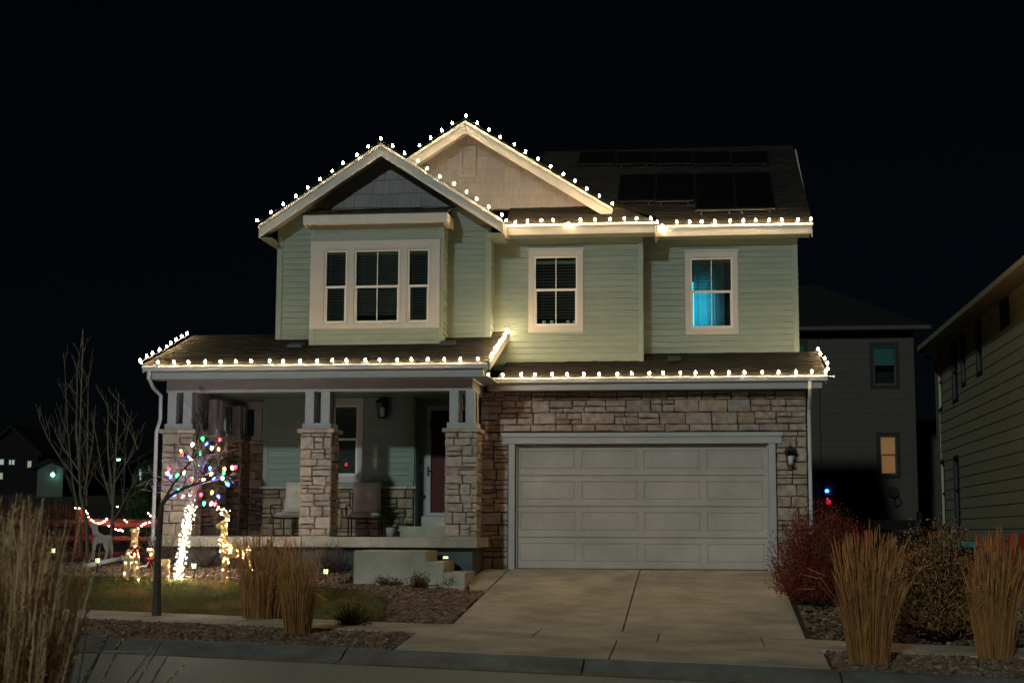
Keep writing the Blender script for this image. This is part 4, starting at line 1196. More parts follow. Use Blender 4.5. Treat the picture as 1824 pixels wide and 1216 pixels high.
# ================================================================== THINGS ON THE HOUSE
def lantern(label, x, y, z, s=1.0):
    t = thing('wall_lantern', label, 'lantern', (x, y, z), 'black wall lanterns')
    mb = MB(); mb.box(x - 0.05 * s, x + 0.05 * s, y - 0.02, y, z + 0.05 * s, z + 0.30 * s); mb.build('back_plate', 'black', t)
    cy = y - 0.14 * s
    mb = MB(); mb.tube([(x, y - 0.02, z + 0.22 * s), (x, y - 0.06, z + 0.36 * s), (x, cy, z + 0.40 * s), (x, cy, z + 0.34 * s)], 0.009, 6); mb.build('arm', 'black', t)
    def sq(zz, h): return [(x - h, cy - h, zz), (x + h, cy - h, zz), (x + h, cy + h, zz), (x - h, cy + h, zz)]
    mb = MB(); v = sq(z + 0.26 * s, 0.115 * s) + sq(z + 0.275 * s, 0.115 * s) + sq(z + 0.35 * s, 0.03 * s)
    mb.add(v, [(3, 2, 1, 0), (8, 9, 10, 11)] + [(a + i, a + (i + 1) % 4, a + 4 + (i + 1) % 4, a + 4 + i) for a in (0, 4) for i in range(4)]); mb.build('roof_cap', 'black', t)
    mb = MB(); v = sq(z - 0.02 * s, 0.07 * s) + sq(z + 0.0 * s, 0.07 * s); mb.add(v, [(3, 2, 1, 0), (4, 5, 6, 7)] + [(i, (i + 1) % 4, 4 + (i + 1) % 4, 4 + i) for i in range(4)]); mb.build('base', 'black', t)
    mb = MB()
    for sx in (-1, 1):
        for sy in (-1, 1): mb.tube([(x + sx * 0.065 * s, cy + sy * 0.065 * s, z), (x + sx * 0.095 * s, cy + sy * 0.095 * s, z + 0.262 * s)], 0.007, 4)
    mb.build('cage', 'black', t)
    mb = MB(); mb.lathe([(0.045 * s, 0.002), (0.045 * s, 0.16 * s), (0.02 * s, 0.175 * s)], 10, (x, cy, z)); mb.build('candle_sleeve', 'sash', t, True)
    return t
lantern('black wall lantern on the porch wall beside the window', -5.35, PY - 0.02, 3.08, 1.15)
lantern('black wall lantern on the stone beside the garage door', 2.90, -0.055, 2.02, 1.0)

# solar panels on the dark roof
SN = np.array([0, -(RZ - 6.975), RY - 1.02]); SN = SN / np.linalg.norm(SN); SP0 = np.array([0, 1.02, 6.975]) + SN * 0.09
def solar(label, c):
    c = [at_plane(px, py, SP0, SN) for px, py in c]
    # squared to the roof: columns run straight up the slope
    x0 = (c[0][0] + c[3][0]) / 2; x1 = (c[1][0] + c[2][0]) / 2; y0 = (c[3][1] + c[2][1]) / 2; y1 = (c[0][1] + c[1][1]) / 2
    sl = (RZ - 6.975) / (RY - 1.02); Z = lambda y: SP0[2] + (y - SP0[1]) * sl
    P = [np.array([x0, y0, Z(y0)]), np.array([x1, y0, Z(y0)]), np.array([x1, y1, Z(y1)]), np.array([x0, y1, Z(y1)])]
    t = thing('solar_panel', label, 'solar panel', P[0], 'solar panels on the dark roof')
    mb = MB(); mb.extr(P, -SN * 0.03); g = mb.build('frame', 'alu', t)
    def q(s_, t_): return P[0] + (P[1] - P[0]) * s_ + (P[3] - P[0]) * t_
    for i in range(2):
        a, b = 0.03 + i * 0.475, 0.03 + (i + 1) * 0.475 - 0.008
        mb = MB(); mb.extr([q(0.025, a) + SN * 0.001, q(0.975, a) + SN * 0.001, q(0.975, b) + SN * 0.001, q(0.025, b) + SN * 0.001], SN * 0.004); mb.build('cell_field', 'solar', t)
    mb = MB()
    for s_ in (0.15, 0.85): mb.extr([q(s_ - 0.02, -0.03) - SN * 0.08, q(s_ + 0.02, -0.03) - SN * 0.08, q(s_ + 0.02, 0.02) - SN * 0.08, q(s_ - 0.02, 0.02) - SN * 0.08], SN * 0.06)
    mb.build('bracket', 'alu', t)
    return t
solar('solar panel on the roof, first from the gable in the upper pair', [(1104, 311), (1168, 309), (1166, 358), (1099, 358)])
solar('solar panel on the roof, second from the gable in the upper pair', [(1169, 309), (1236, 308), (1236, 357), (1167, 358)])
solar('solar panel on the roof, first of the lower pair over the cyan-lit window', [(1238, 308), (1304, 307), (1311, 373), (1239, 374)])
solar('solar panel on the roof, last of the lower pair by the roof edge', [(1305, 307), (1369, 306), (1384, 371), (1312, 373)])
names = ('first', 'second', 'third', 'fourth', 'fifth')
for i in range(5):
    xa = 1030 + i * 68
    solar('solar panel in the top row under the ridge, %s from the gable' % names[i], [(xa, 270), (xa + 66, 269.5), (xa + 67, 291), (xa + 1, 291.5)])

# wreath on the front door
wc = np.array([-4.20, EY - 0.06, 2.90])
wr_t = thing('wreath', 'round green wreath hanging on the dark red front door', 'wreath', wc)
mb = MB(); n = 20
mb.tube([wc + np.array([0.2 * math.cos(a), 0, 0.2 * math.sin(a)]) for a in np.linspace(0, 2 * math.pi, n + 1)], 0.035, 6); mb.build('ring', 'leafdry', wr_t)
mb = MB()
for i in range(420):
    a = random.uniform(0, 6.283); c = wc + np.array([0.2 * math.cos(a), -0.02, 0.2 * math.sin(a)]) + RNG.normal(0, 0.03, 3)
    d = RNG.normal(0, 1, 3); d[1] -= 0.5; d /= np.linalg.norm(d); e = np.cross(d, RNG.normal(0, 1, 3)); e /= np.linalg.norm(e)
    tn = random.uniform(0.5, 1.8)
    mb.add([c, c + d * 0.035 + e * 0.014, c + d * 0.075, c + d * 0.035 - e * 0.014], [(0, 1, 2, 3)], 0, (tn * 1.2, tn, tn))
mb.build('leaves', 'green', wr_t)['kind'] = 'stuff'

# porch chairs
def pillow(mb, c, w, h, t, U, Vv, N, tuft=True, n=10):
    c, U, Vv, N = [np.array(q, float) for q in (c, U, Vv, N)]
    for sgn in (1, -1):
        V = []; Fc = []
        for j in range(n + 1):
            for i in range(n + 1):
                a, b = -1 + 2 * i / n, -1 + 2 * j / n
                th = t * (max(0, (1 - a ** 4)) * max(0, (1 - b ** 4))) ** 0.5
                if tuft: th *= 1 - 0.75 * math.exp(-(a * a + b * b) / 0.03) - 0.12 * math.exp(-(a * a * b * b) / 0.004) * (abs(a) + abs(b) < 1.2)
                k = 1 - 0.05 * (1 - abs(a)) * 0 + 0.03 * (abs(a * b))
                V.append(c + U * a * w / 2 * k + Vv * b * h / 2 * k + N * th / 2 * sgn)
        for j in range(n):
            for i in range(n):
                q = (j * (n + 1) + i, j * (n + 1) + i + 1, (j + 1) * (n + 1) + i + 1, (j + 1) * (n + 1) + i)
                Fc.append(q if sgn > 0 else q[::-1])
        mb.add(V, Fc)
def chair(label, x, y, rz=0.0):
    t = thing('patio_chair', label, 'chair', (x, y, ZP), 'cushioned metal chairs on the porch')
    c, s_ = math.cos(rz), math.sin(rz)
    def P(u, v, z): return (x + u * c - v * s_, y + u * s_ + v * c, ZP + z)     # v: + is back
    U = np.array([c, s_, 0]); B = np.array([-s_, c, 0])
    for su in (-1, 1):
        mb = MB(); mb.tube([P(su * 0.31, -0.30, 0), P(su * 0.31, -0.30, 0.36)], 0.014, 6); mb.build('leg', 'black', t)
        mb = MB(); mb.tube([P(su * 0.31, 0.30, 0), P(su * 0.31, 0.28, 0.36)], 0.014, 6); mb.build('leg', 'black', t)
        mb = MB(); mb.tube([P(su * 0.33, -0.28, 0.36), P(su * 0.36, -0.33, 0.50), P(su * 0.36, -0.30, 0.62), P(su * 0.36, 0.0, 0.64), P(su * 0.35, 0.30, 0.62)], 0.013, 6)
        mb.tube([P(su * 0.36, -0.25, 0.60), P(su * 0.355, -0.1, 0.50), P(su * 0.35, -0.2, 0.40)], 0.008, 5); mb.build('arm', 'black', t)
        mb = MB(); mb.tube([P(su * 0.31, -0.32, 0.015), P(su * 0.31, 0.32, 0.015)], 0.011, 5); mb.build('runner', 'black', t)
    mb = MB(); mb.tube([P(-0.33, -0.30, 0.36), P(0.33, -0.30, 0.36), P(0.33, 0.30, 0.36), P(-0.33, 0.30, 0.36), P(-0.33, -0.30, 0.36)], 0.013, 6)
    mb.tube([P(-0.31, 0.30, 0.36), P(-0.30, 0.44, 0.95), P(0.30, 0.44, 0.95), P(0.31, 0.30, 0.36)], 0.013, 6); mb.build('seat_frame', 'black', t)
    mb = MB(); pillow(mb, P(0, -0.02, 0.425), 0.64, 0.62, 0.14, U, B, (0, 0, 1), tuft=False); mb.build('seat_cushion', 'cushion', t, True)
    mb = MB(); d = np.array(P(0, 0.36, 0.78)) ; n_ = -B * 0.96 + np.array([0, 0, 0.22]); up = np.array([0, 0, 0.97]) + B * 0.22
    pillow(mb, d - np.array([0, 0, 0.0]) + n_ * 0.09, 0.56, 0.62, 0.17, U, up, n_); mb.build('back_cushion', 'cushion', t, True)
    return t
chair('cushioned metal chair on the porch under the lantern, beside the potted plant', -5.55, 0.55, 0.12)
chair('cushioned metal chair on the porch partly hidden by the stone column and grass', -7.05, 0.55, -0.1)

# potted plant
p = np.array([-4.98, 0.3, ZP])
pot = thing('potted_plant', 'potted green plant on the porch between the chair and the door', 'plant', p)
mb = MB(); mb.lathe([(0.075, 0), (0.095, 0.15), (0.10, 0.18), (0.088, 0.18), (0.08, 0.15)], 14, p); mb.build('pot', 'trim', pot, True)
mb = MB()
for i in range(26):
    a = random.uniform(0, 6.28); l = random.uniform(0.2, 0.5); sp = random.uniform(0.1, 0.28)
    pts = [p + np.array([math.cos(a) * sp * q, math.sin(a) * sp * q, 0.16 + l * math.sin(q * 1.9) * 0.9]) for q in (0, 0.35, 0.7, 1.0)]
    mb.tube(pts, [0.005, 0.004, 0.003, 0.001], 3, tint=(0.7, 0.8, 0.7))
    for k in range(14):
        q = 0.15 + 0.85 * k / 14; c = p + np.array([math.cos(a) * sp * q, math.sin(a) * sp * q, 0.16 + l * math.sin(q * 1.9) * 0.9])
        for sg in (-1, 1):
            d = np.array([-math.sin(a) * sg, math.cos(a) * sg, 0.25]); f = np.array([math.cos(a), math.sin(a), 0.4])
            tn = random.uniform(0.5, 1.1)
            mb.add([c, c + d * 0.035 + f * 0.012, c + d * 0.075 + f * 0.02, c + d * 0.035 - f * 0.012], [(0, 1, 2, 3)], 0, (tn, tn, tn))
mb.build('fronds', 'green', pot)['kind'] = 'stuff'

# ================================================================== YARD
def unit(v): v = np.array(v, float); return v / (np.linalg.norm(v) + 1e-9)

# --- trees -------------------------------------------------------------------
def branch(mb, p, d, l, r, depth, tips, bend=0.12, kids=(2, 3), spread=0.6, shrink=0.68, upw=0.15, n=5, minr=0.0025):
    pts = [np.array(p, float)]; rad = [r]; d = unit(d); segs = 4
    for i in range(segs):
        d = unit(d + RNG.normal(0, bend, 3) + np.array([0, 0, upw * 0.25]))
        pts.append(pts[-1] + d * l / segs); rad.append(max(minr, r * (1 - 0.45 * (i + 1) / segs)))
    mb.tube(pts, rad, n if r > 0.008 else 3, cap=False)
    tips.append((pts[-1], d))
    if depth <= 0: return
    for k in range(random.randint(*kids)):
        i = random.choice((2, 3, 4)) if k else 4
        a = unit(np.cross(d, RNG.normal(0, 1, 3)))
        nd = unit(d + a * spread * random.uniform(0.6, 1.3) + np.array([0, 0, upw]))
        branch(mb, pts[i], nd, l * shrink * random.uniform(0.75, 1.15), rad[i] * 0.68, depth - 1, tips, bend, kids, spread, shrink, upw, n, minr)

def leaf_quads(mb, c, n, size, spread, tints, down=0.0):
    for _ in range(n):
        q = np.array(c) + RNG.normal(0, spread, 3); d = unit(RNG.normal(0, 1, 3) + np.array([0, 0, -down])); e = unit(np.cross(d, RNG.normal(0, 1, 3)))
        s_ = size * random.uniform(0.6, 1.3); t = random.choice(tints)
        mb.add([q, q + d * s_ * 0.5 + e * s_ * 0.3, q + d * s_, q + d * s_ * 0.5 - e * s_ * 0.3], [(0, 1, 2, 3)], 0, t)

# small tree wrapped in lights on the lawn
b0 = at_ground(316, 1031); ty = b0[1]
lit = thing('lawn_tree', 'small bare tree on the lawn, trunk wrapped in white lights, coloured bulbs in crown', 'tree', b0)
tp = [b0, at(324, 985, Y=ty), at(333, 935, Y=ty), at(341, 900, Y=ty), at(352, 850, Y=ty)]
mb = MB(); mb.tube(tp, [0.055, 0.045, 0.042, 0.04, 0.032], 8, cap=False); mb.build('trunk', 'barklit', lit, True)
mb = MB(); tips = []
for i in range(13):
    a = i * 2.4; k = random.uniform(0.1, 1.0); st = tp[3] * (1 - k) + tp[4] * k
    el = random.uniform(0.0, 0.8)
    branch(mb, st, (math.cos(a) * (1.0 - el) + 0.22, math.sin(a) * (0.9 - el), 0.25 + el), random.uniform(0.34, 0.5), 0.018, 4, tips, spread=0.55, shrink=0.66, upw=0.02, minr=0.0035)
branch(mb, tp[4], (0.15, 0, 1), 0.6, 0.028, 3, tips)
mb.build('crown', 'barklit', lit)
mb = MB()
for p_, d_ in tips:
    if random.random() < 0.10: leaf_quads(mb, p_, 1, 0.035, 0.02, [(1, 1, 1), (1.6, 0.8, 0.6)], 0.5)
mb.build('leaves', 'leafdry', lit)['kind'] = 'stuff'
# the coloured bulbs, placed where the photograph shows them
CB = [('red', [(393, 782), (326, 807), (303, 835), (420, 831), (341, 852), (328, 883), (360, 880), (386, 897)]),
      ('blue', [(370, 790), (338, 814), (374, 833), (305, 847), (382, 851), (404, 862), (313, 880), (387, 883), (346, 890)]),
      ('green', [(360, 780), (358, 806), (318, 846), (340, 850), (406, 860), (317, 872), (364, 895), (398, 841), (356, 829)]),
      ('white', [(344, 791), (379, 797), (343, 818), (413, 832), (327, 840), (397, 851), (338, 879), (379, 896), (363, 855)]),
      ('amber', [(322, 802), (388, 800), (296, 842), (398, 834), (379, 844), (380, 876), (362, 853)])]
EC = {'red': (1.0, 0.005, 0.02), 'blue': (0.008, 0.03, 1.0), 'green': (0.006, 0.8, 0.16), 'white': (1.0, 0.85, 0.7), 'amber': (1.0, 0.36, 0.05)}
cst = thing('coloured_light_string', 'string of red, blue, green, white and amber bulbs in the small tree', 'string lights', tp[4])
allp = []
for cname, pts in CB:
    me = bulb_mesh('bulb_' + cname, emit('bulb ' + cname, EC[cname], {'red': 15.0, 'blue': 55.0, 'green': 18.0, 'white': 22.0, 'amber': 18.0}[cname]), 1.15)
    for (px, py) in pts:
        p_ = at(px, py, Y=ty + random.uniform(-0.42, 0.30)); allp.append(p_)
        o = link('bulb', me, cst); o.location = tuple(map(float, p_ + np.array([0, 0, 0.05]))); o.rotation_euler = (math.pi + random.uniform(-.5, .5), random.uniform(-.5, .5), 0)
        o['label'] = cname + ' bulb'
allp.sort(key=lambda p_: -p_[2])
mb = MB()
for a, b in zip(allp[:-1], allp[1:]):
    if np.linalg.norm(a - b) < 0.75: mb.tube([a + (0, 0, .05), (a + b) / 2 + (0, 0, .0), b + (0, 0, .05)], 0.003, 3)
mb.build('wire', 'socket', cst)
# white mini lights round the trunk
def mini_lights(name, parent, pts, m, r=0.011):
    mb = MB()
    for p_ in pts: mb.ball(p_, r * random.uniform(0.85, 1.15))
    o = mb.build(name, m, parent); o['kind'] = 'stuff'; return o
mst = thing('trunk_light_string', 'white mini lights wound densely round the small tree trunk', 'string lights', b0 + np.array([0, 0, 0.05]))
pts = []; wire = []
for i in range(54):
    t = i / 53; j = min(3, int(t * 3)) if t < 1 else 2
    f = t * 3 - min(2, int(t * 3)); j = min(2, int(t * 3)); c = tp[j] * (1 - f) + tp[j + 1] * f
    a = i * 2.3; rr = 0.068 + random.uniform(0, 0.02)
    q = c + np.array([math.cos(a) * rr, math.sin(a) * rr, random.uniform(-0.015, 0.015)]); wire.append(q)
    pts.append(q + np.array([math.cos(a), math.sin(a), 0]) * 0.012)
mb = MB(); mb.tube(wire, 0.004, 3); mb.build('wire', 'socket', mst)
mini_lights('mini_bulbs', mst, pts, 'miniw', 0.0072)

# street tree in the planting strip
s0 = at_ground(279, 1096); sy = s0[1]
st = thing('street_tree', 'slender dark bare tree in the planting strip, crown reaching toward the lit tree', 'tree', s0)
sp = [s0, at(280, 1040, Y=sy), at(281, 985, Y=sy), at(285, 930, Y=sy), at(288, 898, Y=sy)]
mb = MB(); mb.tube(sp, [0.075, 0.058, 0.052, 0.047, 0.04], 9, cap=False); mb.build('trunk', 'bark', st, True)
mb = MB(); tips = []
lead = [sp[4], at(300, 884, Y=sy), at(330, 868, Y=sy - 0.05), at(370, 855, Y=sy - 0.1), at(395, 840, Y=sy - 0.1)]
mb.tube(lead, [0.032, 0.028, 0.022, 0.016, 0.008], 6, cap=False)
lead2 = [sp[4], at(310, 860, Y=sy + .1), at(340, 820, Y=sy + .2), at(352, 780, Y=sy + .2), at(356, 755, Y=sy + .2)]
mb.tube(lead2, [0.026, 0.018, 0.014, 0.009, 0.004], 6, cap=False)
for i in range(20):
    k = random.choice((1, 2, 3, 4)); q = (lead if i % 2 else lead2)[k] + RNG.normal(0, 0.02, 3)
    branch(mb, q, (random.uniform(-0.9, 0.9), random.uniform(-0.6, 0.6), random.uniform(0.1, 0.9)), random.uniform(0.22, 0.36), 0.009, 3, tips, spread=0.65, shrink=0.68, minr=0.0016)
mb.build('crown', 'bark', st)
mb = MB()
for p_, d_ in tips:
    if random.random() < 0.16: leaf_quads(mb, p_, 1, 0.03, 0.015, [(1, 1, 1), (0.7, 0.7, 0.7), (1.5, 0.9, 0.7)], 0.6)
mb.build('leaves', 'leafdry', st)['kind'] = 'stuff'

# two tall bare saplings at the far left
def sapling(label, stems, Y, seed):
    random.seed(seed)
    t = thing('bare_tree', label, 'tree', at(*stems[0][0], Y=Y), 'bare upright trees beside the fence')
    tr, cr = MB(), MB(); tips = []
    for k, pl in enumerate(stems):
        pts = [at(px, py, Y=Y + (0 if k == 0 else random.uniform(-.3, .3)) * min(1, i)) for i, (px, py) in enumerate(pl)]
        L = len(pts); r0 = (0.045, 0.03, 0.022)[min(k, 2)]
        (tr if k == 0 else cr).tube(pts, [max(0.004, r0 * (1 - 0.85 * i / (L - 1))) for i in range(L)], 6, cap=False)
        for i in range(1, L):
            for q in range(3):
                f = random.random(); p_ = pts[i - 1] * (1 - f) + pts[i] * f
                if p_[2] < 1.2: continue
                branch(cr, p_, (random.uniform(-1, 1), random.uniform(-.6, .6), random.uniform(0.7, 1.6)), random.uniform(0.25, 0.6) * (1.15 - 0.6 * i / L), 0.009, 1, tips, bend=0.06, spread=0.35, shrink=0.7, upw=0.25, minr=0.0035)
    tr.build('trunk', 'twig', t, True); cr.build('crown', 'twig', t)
    return t
sapling('tall bare tree with several upright stems, farther from the porch', [[(156, 990), (154, 930), (143, 880), (142, 790), (145, 690), (148, 585)], [(143, 985), (142, 930), (130, 860), (120, 760), (115, 640)], [(143, 880), (136, 760), (138, 660), (147, 590)],
        [(154, 900), (156, 800), (157, 690), (158, 665)], [(148, 870), (110, 820), (85, 780), (70, 745)], [(150, 880), (165, 790), (170, 720)], [(142, 840), (108, 790), (90, 750)]], 1.5, 3)
sapling('bare tree with forked crown, nearer to the porch corner', [[(196, 990), (200, 930), (203, 870), (208, 780), (212, 700)], [(202, 900), (192, 800), (193, 715)], [(203, 870), (220, 800), (235, 730)], [(204, 860), (240, 800), (247, 800)], [(200, 900), (180, 830), (172, 780)], [(201, 930), (228, 880), (245, 845)]], 1.0, 4)
random.seed(21)

# --- wire deer --------------------------------------------------------------------
def deer(label, base, H, heading, lit=True, neck=(0.30, 0.62), head_dir=(0.16, 0.02), antlers=False, group='wire deer decorations', bow=None, headup=0.0):
    """H = back height; heading = angle of the nose in plan; a skinned lattice of wire"""
    t = thing('deer_figure', label, 'deer decoration', base, group)
    c, s_ = math.cos(heading), math.sin(heading); base = np.array(base, float)
    def P(f, l, z): return base + np.array([c * f - s_ * l, s_ * f + c * l, z]) * 1.0
    h = H
    J = [P(-0.36 * h, 0, 0.92 * h), P(0.0, 0, 0.90 * h), P(0.30 * h, 0, 0.94 * h),                         # 0 rump 1 belly 2 chest
         P(0.40 * h, 0, 1.18 * h), P(neck[0] * 1.55 * h, 0, (0.94 + neck[1] * 0.9) * h), P(neck[0] * 1.7 * h, 0, (1.0 + neck[1]) * h),   # 3,4 neck 5 head
         P((neck[0] * 1.7 + head_dir[0] * 1.5) * h, 0, (1.0 + neck[1] + head_dir[1] - 0.06) * h)]          # 6 muzzle
    Rr = [0.185, 0.17, 0.20, 0.125, 0.09, 0.105, 0.05]
    Eg = [(0, 1), (1, 2), (2, 3), (3, 4), (4, 5), (5, 6)]
    for f, l in ((0.28, 0.15), (0.28, -0.15)):
        i = len(J); J += [P(f * h, l * h, 0.70 * h), P((f + 0.02) * h, l * h, 0.38 * h), P((f + 0.0) * h, l * 1.35 * h, 0.0)]; Rr += [0.075, 0.042, 0.03]; Eg += [(2, i), (i, i + 1), (i + 1, i + 2)]
    for f, l in ((-0.38, 0.15), (-0.38, -0.15)):
        i = len(J); J += [P((f + 0.02) * h, l * h, 0.68 * h), P((f - 0.09) * h, l * h, 0.40 * h), P((f - 0.03) * h, l * 1.35 * h, 0.0)]; Rr += [0.095, 0.045, 0.03]; Eg += [(0, i), (i, i + 1), (i + 1, i + 2)]
    i = len(J); J += [P(-0.50 * h, 0, 1.08 * h)]; Rr += [0.045]; Eg += [(0, i)]
    hd = J[5]
    for l in (1, -1):
        i = len(J); J += [hd + np.array([-s_ * 0.15 * l - c * 0.05, c * 0.15 * l - s_ * 0.05, 0.10]) * h]; Rr += [0.035]; Eg += [(5, i)]
    me = bpy.data.meshes.new('deer_body'); me.from_pydata([tuple(p_) for p_ in J], Eg, []); me.materials.append(MT['wire' if lit else 'wirewhite'])
    o = link('body', me, t)
    o.modifiers.new('skin', 'SKIN')
    for k, sv in enumerate(me.skin_vertices[0].data):
        sv.radius = (Rr[k] * h, Rr[k] * h); sv.use_root = (k == 1)
    sb = o.modifiers.new('sub', 'SUBSURF'); sb.levels = sb.render_levels = 2
    wf = o.modifiers.new('wire', 'WIREFRAME'); wf.thickness = 0.02 if lit else 0.02; wf.use_even_offset = False
    if antlers:
        mb = MB(); tp_ = []
        for l in (1, -1):
            r0 = hd + np.array([-s_ * 0.05 * l, c * 0.05 * l, 0.06]) * h
            pts = [r0, r0 + np.array([-0.12 * c - s_ * 0.10 * l, -0.12 * s_ + c * 0.10 * l, 0.16]) * h, r0 + np.array([-0.02 * c - s_ * 0.18 * l, -0.02 * s_ + c * 0.18 * l, 0.34]) * h, r0 + np.array([0.10 * c - s_ * 0.16 * l, 0.10 * s_ + c * 0.16 * l, 0.46]) * h]
            mb.tube(pts, [0.022, 0.02, 0.018, 0.012], 6); tp_ += pts
            for k in (1, 2): mb.tube([pts[k], pts[k] + np.array([0.14 * c, 0.14 * s_, 0.12]) * h], [0.018, 0.008], 5); tp_.append(pts[k] + np.array([0.12 * c, 0.12 * s_, 0.10]) * h)
        mb.build('antlers', 'wire', t)
    if lit:
        pts = []
        for a, b in Eg:
            L = np.linalg.norm(J[a] - J[b]); n = max(1, int(L / 0.036))
            if min(Rr[a], Rr[b]) * h > 0.05: n = int(n * 1.8)
            for k in range(n):
                f = random.random(); rr = (Rr[a] * (1 - f) + Rr[b] * f) * h; d = unit(np.cross(J[b] - J[a], RNG.normal(0, 1, 3)))
                pts.append(J[a] * (1 - f) + J[b] * f + d * (rr * random.choice((0.4, 0.85, 1.0)) + 0.004))
        if antlers:
            for p_ in tp_:
                for _ in range(2): pts.append(p_ + RNG.normal(0, 0.025, 3))
        mini_lights('mini_bulbs', t, pts, 'mini', 0.0048)
    if bow is not None:
        q = J[2] * (1 - bow) + J[3] * bow + np.array([c * 0.12, s_ * 0.12, 0]) * h
        toc = unit(CAM_POS - q); q = q + toc * 0.07
        mb = MB(); sx = unit(np.cross(toc, (0, 0, 1)))
        for l in (1, -1):
            mb.ball(q + sx * l * 0.055 + np.array([0, 0, 0.012]), 0.055, sq=(1, 0.6, 0.7))
            mb.tube([q, q + sx * l * 0.03 + np.array([0, 0, -0.07]), q + sx * l * 0.05 + np.array([0, 0, -0.14])], [0.012, 0.022, 0.026], 4)
        mb.ball(q, 0.026); mb.build('bow', 'ribbon', t, True)
    return t
deer('lit wire deer with a red bow standing behind the drain pipe on the lawn edge', at_ground(234, 1031), 0.50, R(-60), neck=(0.26, 0.66), head_dir=(0.10, 0.04), bow=0.6)
deer('small lit wire fawn with a red bow, nose raised, beside the wrapped trunk', at_ground(283, 1033), 0.34, R(190), neck=(0.26, 0.52), head_dir=(0.14, 0.14), bow=0.35)
deer('lit wire buck with tall antlers next to the tall dry grass', at_ground(417, 1036), 0.58, R(180), neck=(0.22, 0.72), head_dir=(0.16, 0.02), antlers=True)
deer('unlit pale deer figure with a red ribbon by the fence', at_ground(180, 997), 0.44, R(160), lit=False, neck=(0.28, 0.50), head_dir=(0.14, 0.08), bow=0.4)

# --- path lights --------------------------------------------------------------------
MT['pathglow'] = emit('path light glow', (0.75, 0.95, 0.35), 1.3)
def path_light(label, p_, h=0.26):
    t = thing('path_light', label, 'path light', p_, 'small solar path lights'); x, y, z = p_
    mb = MB(); mb.tube([(x, y, z - 0.02), (x, y, z + h - 0.1)], 0.014, 6); mb.build('stake', 'black', t)
    mb = MB(); mb.lathe([(0.045, 0), (0.05, 0.012)], 4, (x, y, z + h - 0.1)); mb.build('base', 'black', t)
    mb = MB(); mb.lathe([(0.036, 0.013), (0.042, 0.095)], 4, (x, y, z + h - 0.1)); mb.build('lens', 'pathglow', t)
    mb = MB()
    for k in range(4): a = math.pi / 2 * k; mb.tube([(x + 0.046 * math.cos(a), y + 0.046 * math.sin(a), z + h - 0.09), (x + 0.052 * math.cos(a), y + 0.052 * math.sin(a), z + h)], 0.006, 4)
    mb.build('cage', 'black', t)
    mb = MB(); mb.lathe([(0.075, 0.096), (0.07, 0.108), (0.02, 0.135)], 4, (x, y, z + h - 0.1)); mb.build('cap', 'black', t)
path_light('small glowing path light between the wrapped trunk and the antlered deer', at_ground(345, 1029))
path_light('small glowing path light in front of the pale drain pipe', at_ground(173, 1019))
path_light('small glowing path light beside the tall grass, nearest the steps', at_ground(580, 1037), 0.24)
path_light('small glowing path light near the far saplings, seen past the foreground grass', at_ground(94, 998), 0.24)
stp = np.array([-3.5, -1.85, 0.196])
t = thing('step_light', 'tiny square yellow light standing on the middle step', 'light', stp)
mb = MB(); mb.box(stp[0] - 0.05, stp[0] + 0.05, stp[1] - 0.05, stp[1] + 0.05, stp[2], stp[2] + 0.035); mb.build('base', 'black', t)
mb = MB(); mb.lathe([(0.05, 0.036), (0.045, 0.075)], 4, stp); mb.build('lens', 'pathglow', t)
# decorative stone by the steps
p_ = at_ground(772, 1048)
t = thing('garden_stone', 'pale rounded garden stone with a dark band in the bark bed', 'stone', p_)
mb = MB()
for z_, r_ in ((0, 1),):
    prof_ = [(0.06, -0.01), (0.095, 0.03), (0.10, 0.07), (0.085, 0.11), (0.05, 0.14), (0.01, 0.15)]
    mb.lathe(prof_, 14, p_)
mb.build('body', 'trim', t, True)
mb = MB(); mb.lathe([(0.099, 0.05), (0.103, 0.06), (0.102, 0.068)], 14, p_); mb.build('band', 'black', t, True)
# drain pipe on the lawn edge
pa, pb = at_ground(150, 1012), at(216, 994, Y=at_ground(150, 1012)[1] + 0.8)
t = thing('drain_pipe', 'pale blue-white drain pipe lying on the bed behind the deer', 'pipe', pa)
mb = MB(); mb.tube([pa + (0, 0, 0.04), pb], [0.05, 0.045], 8); mb.build('pipe', 'cyanpipe', t, True)
mb = MB(); mb.tube([pb, pb + (pb - pa) * 0.05], [0.055, 0.055], 8); mb.build('coupling', 'cyanpipe', t, True)

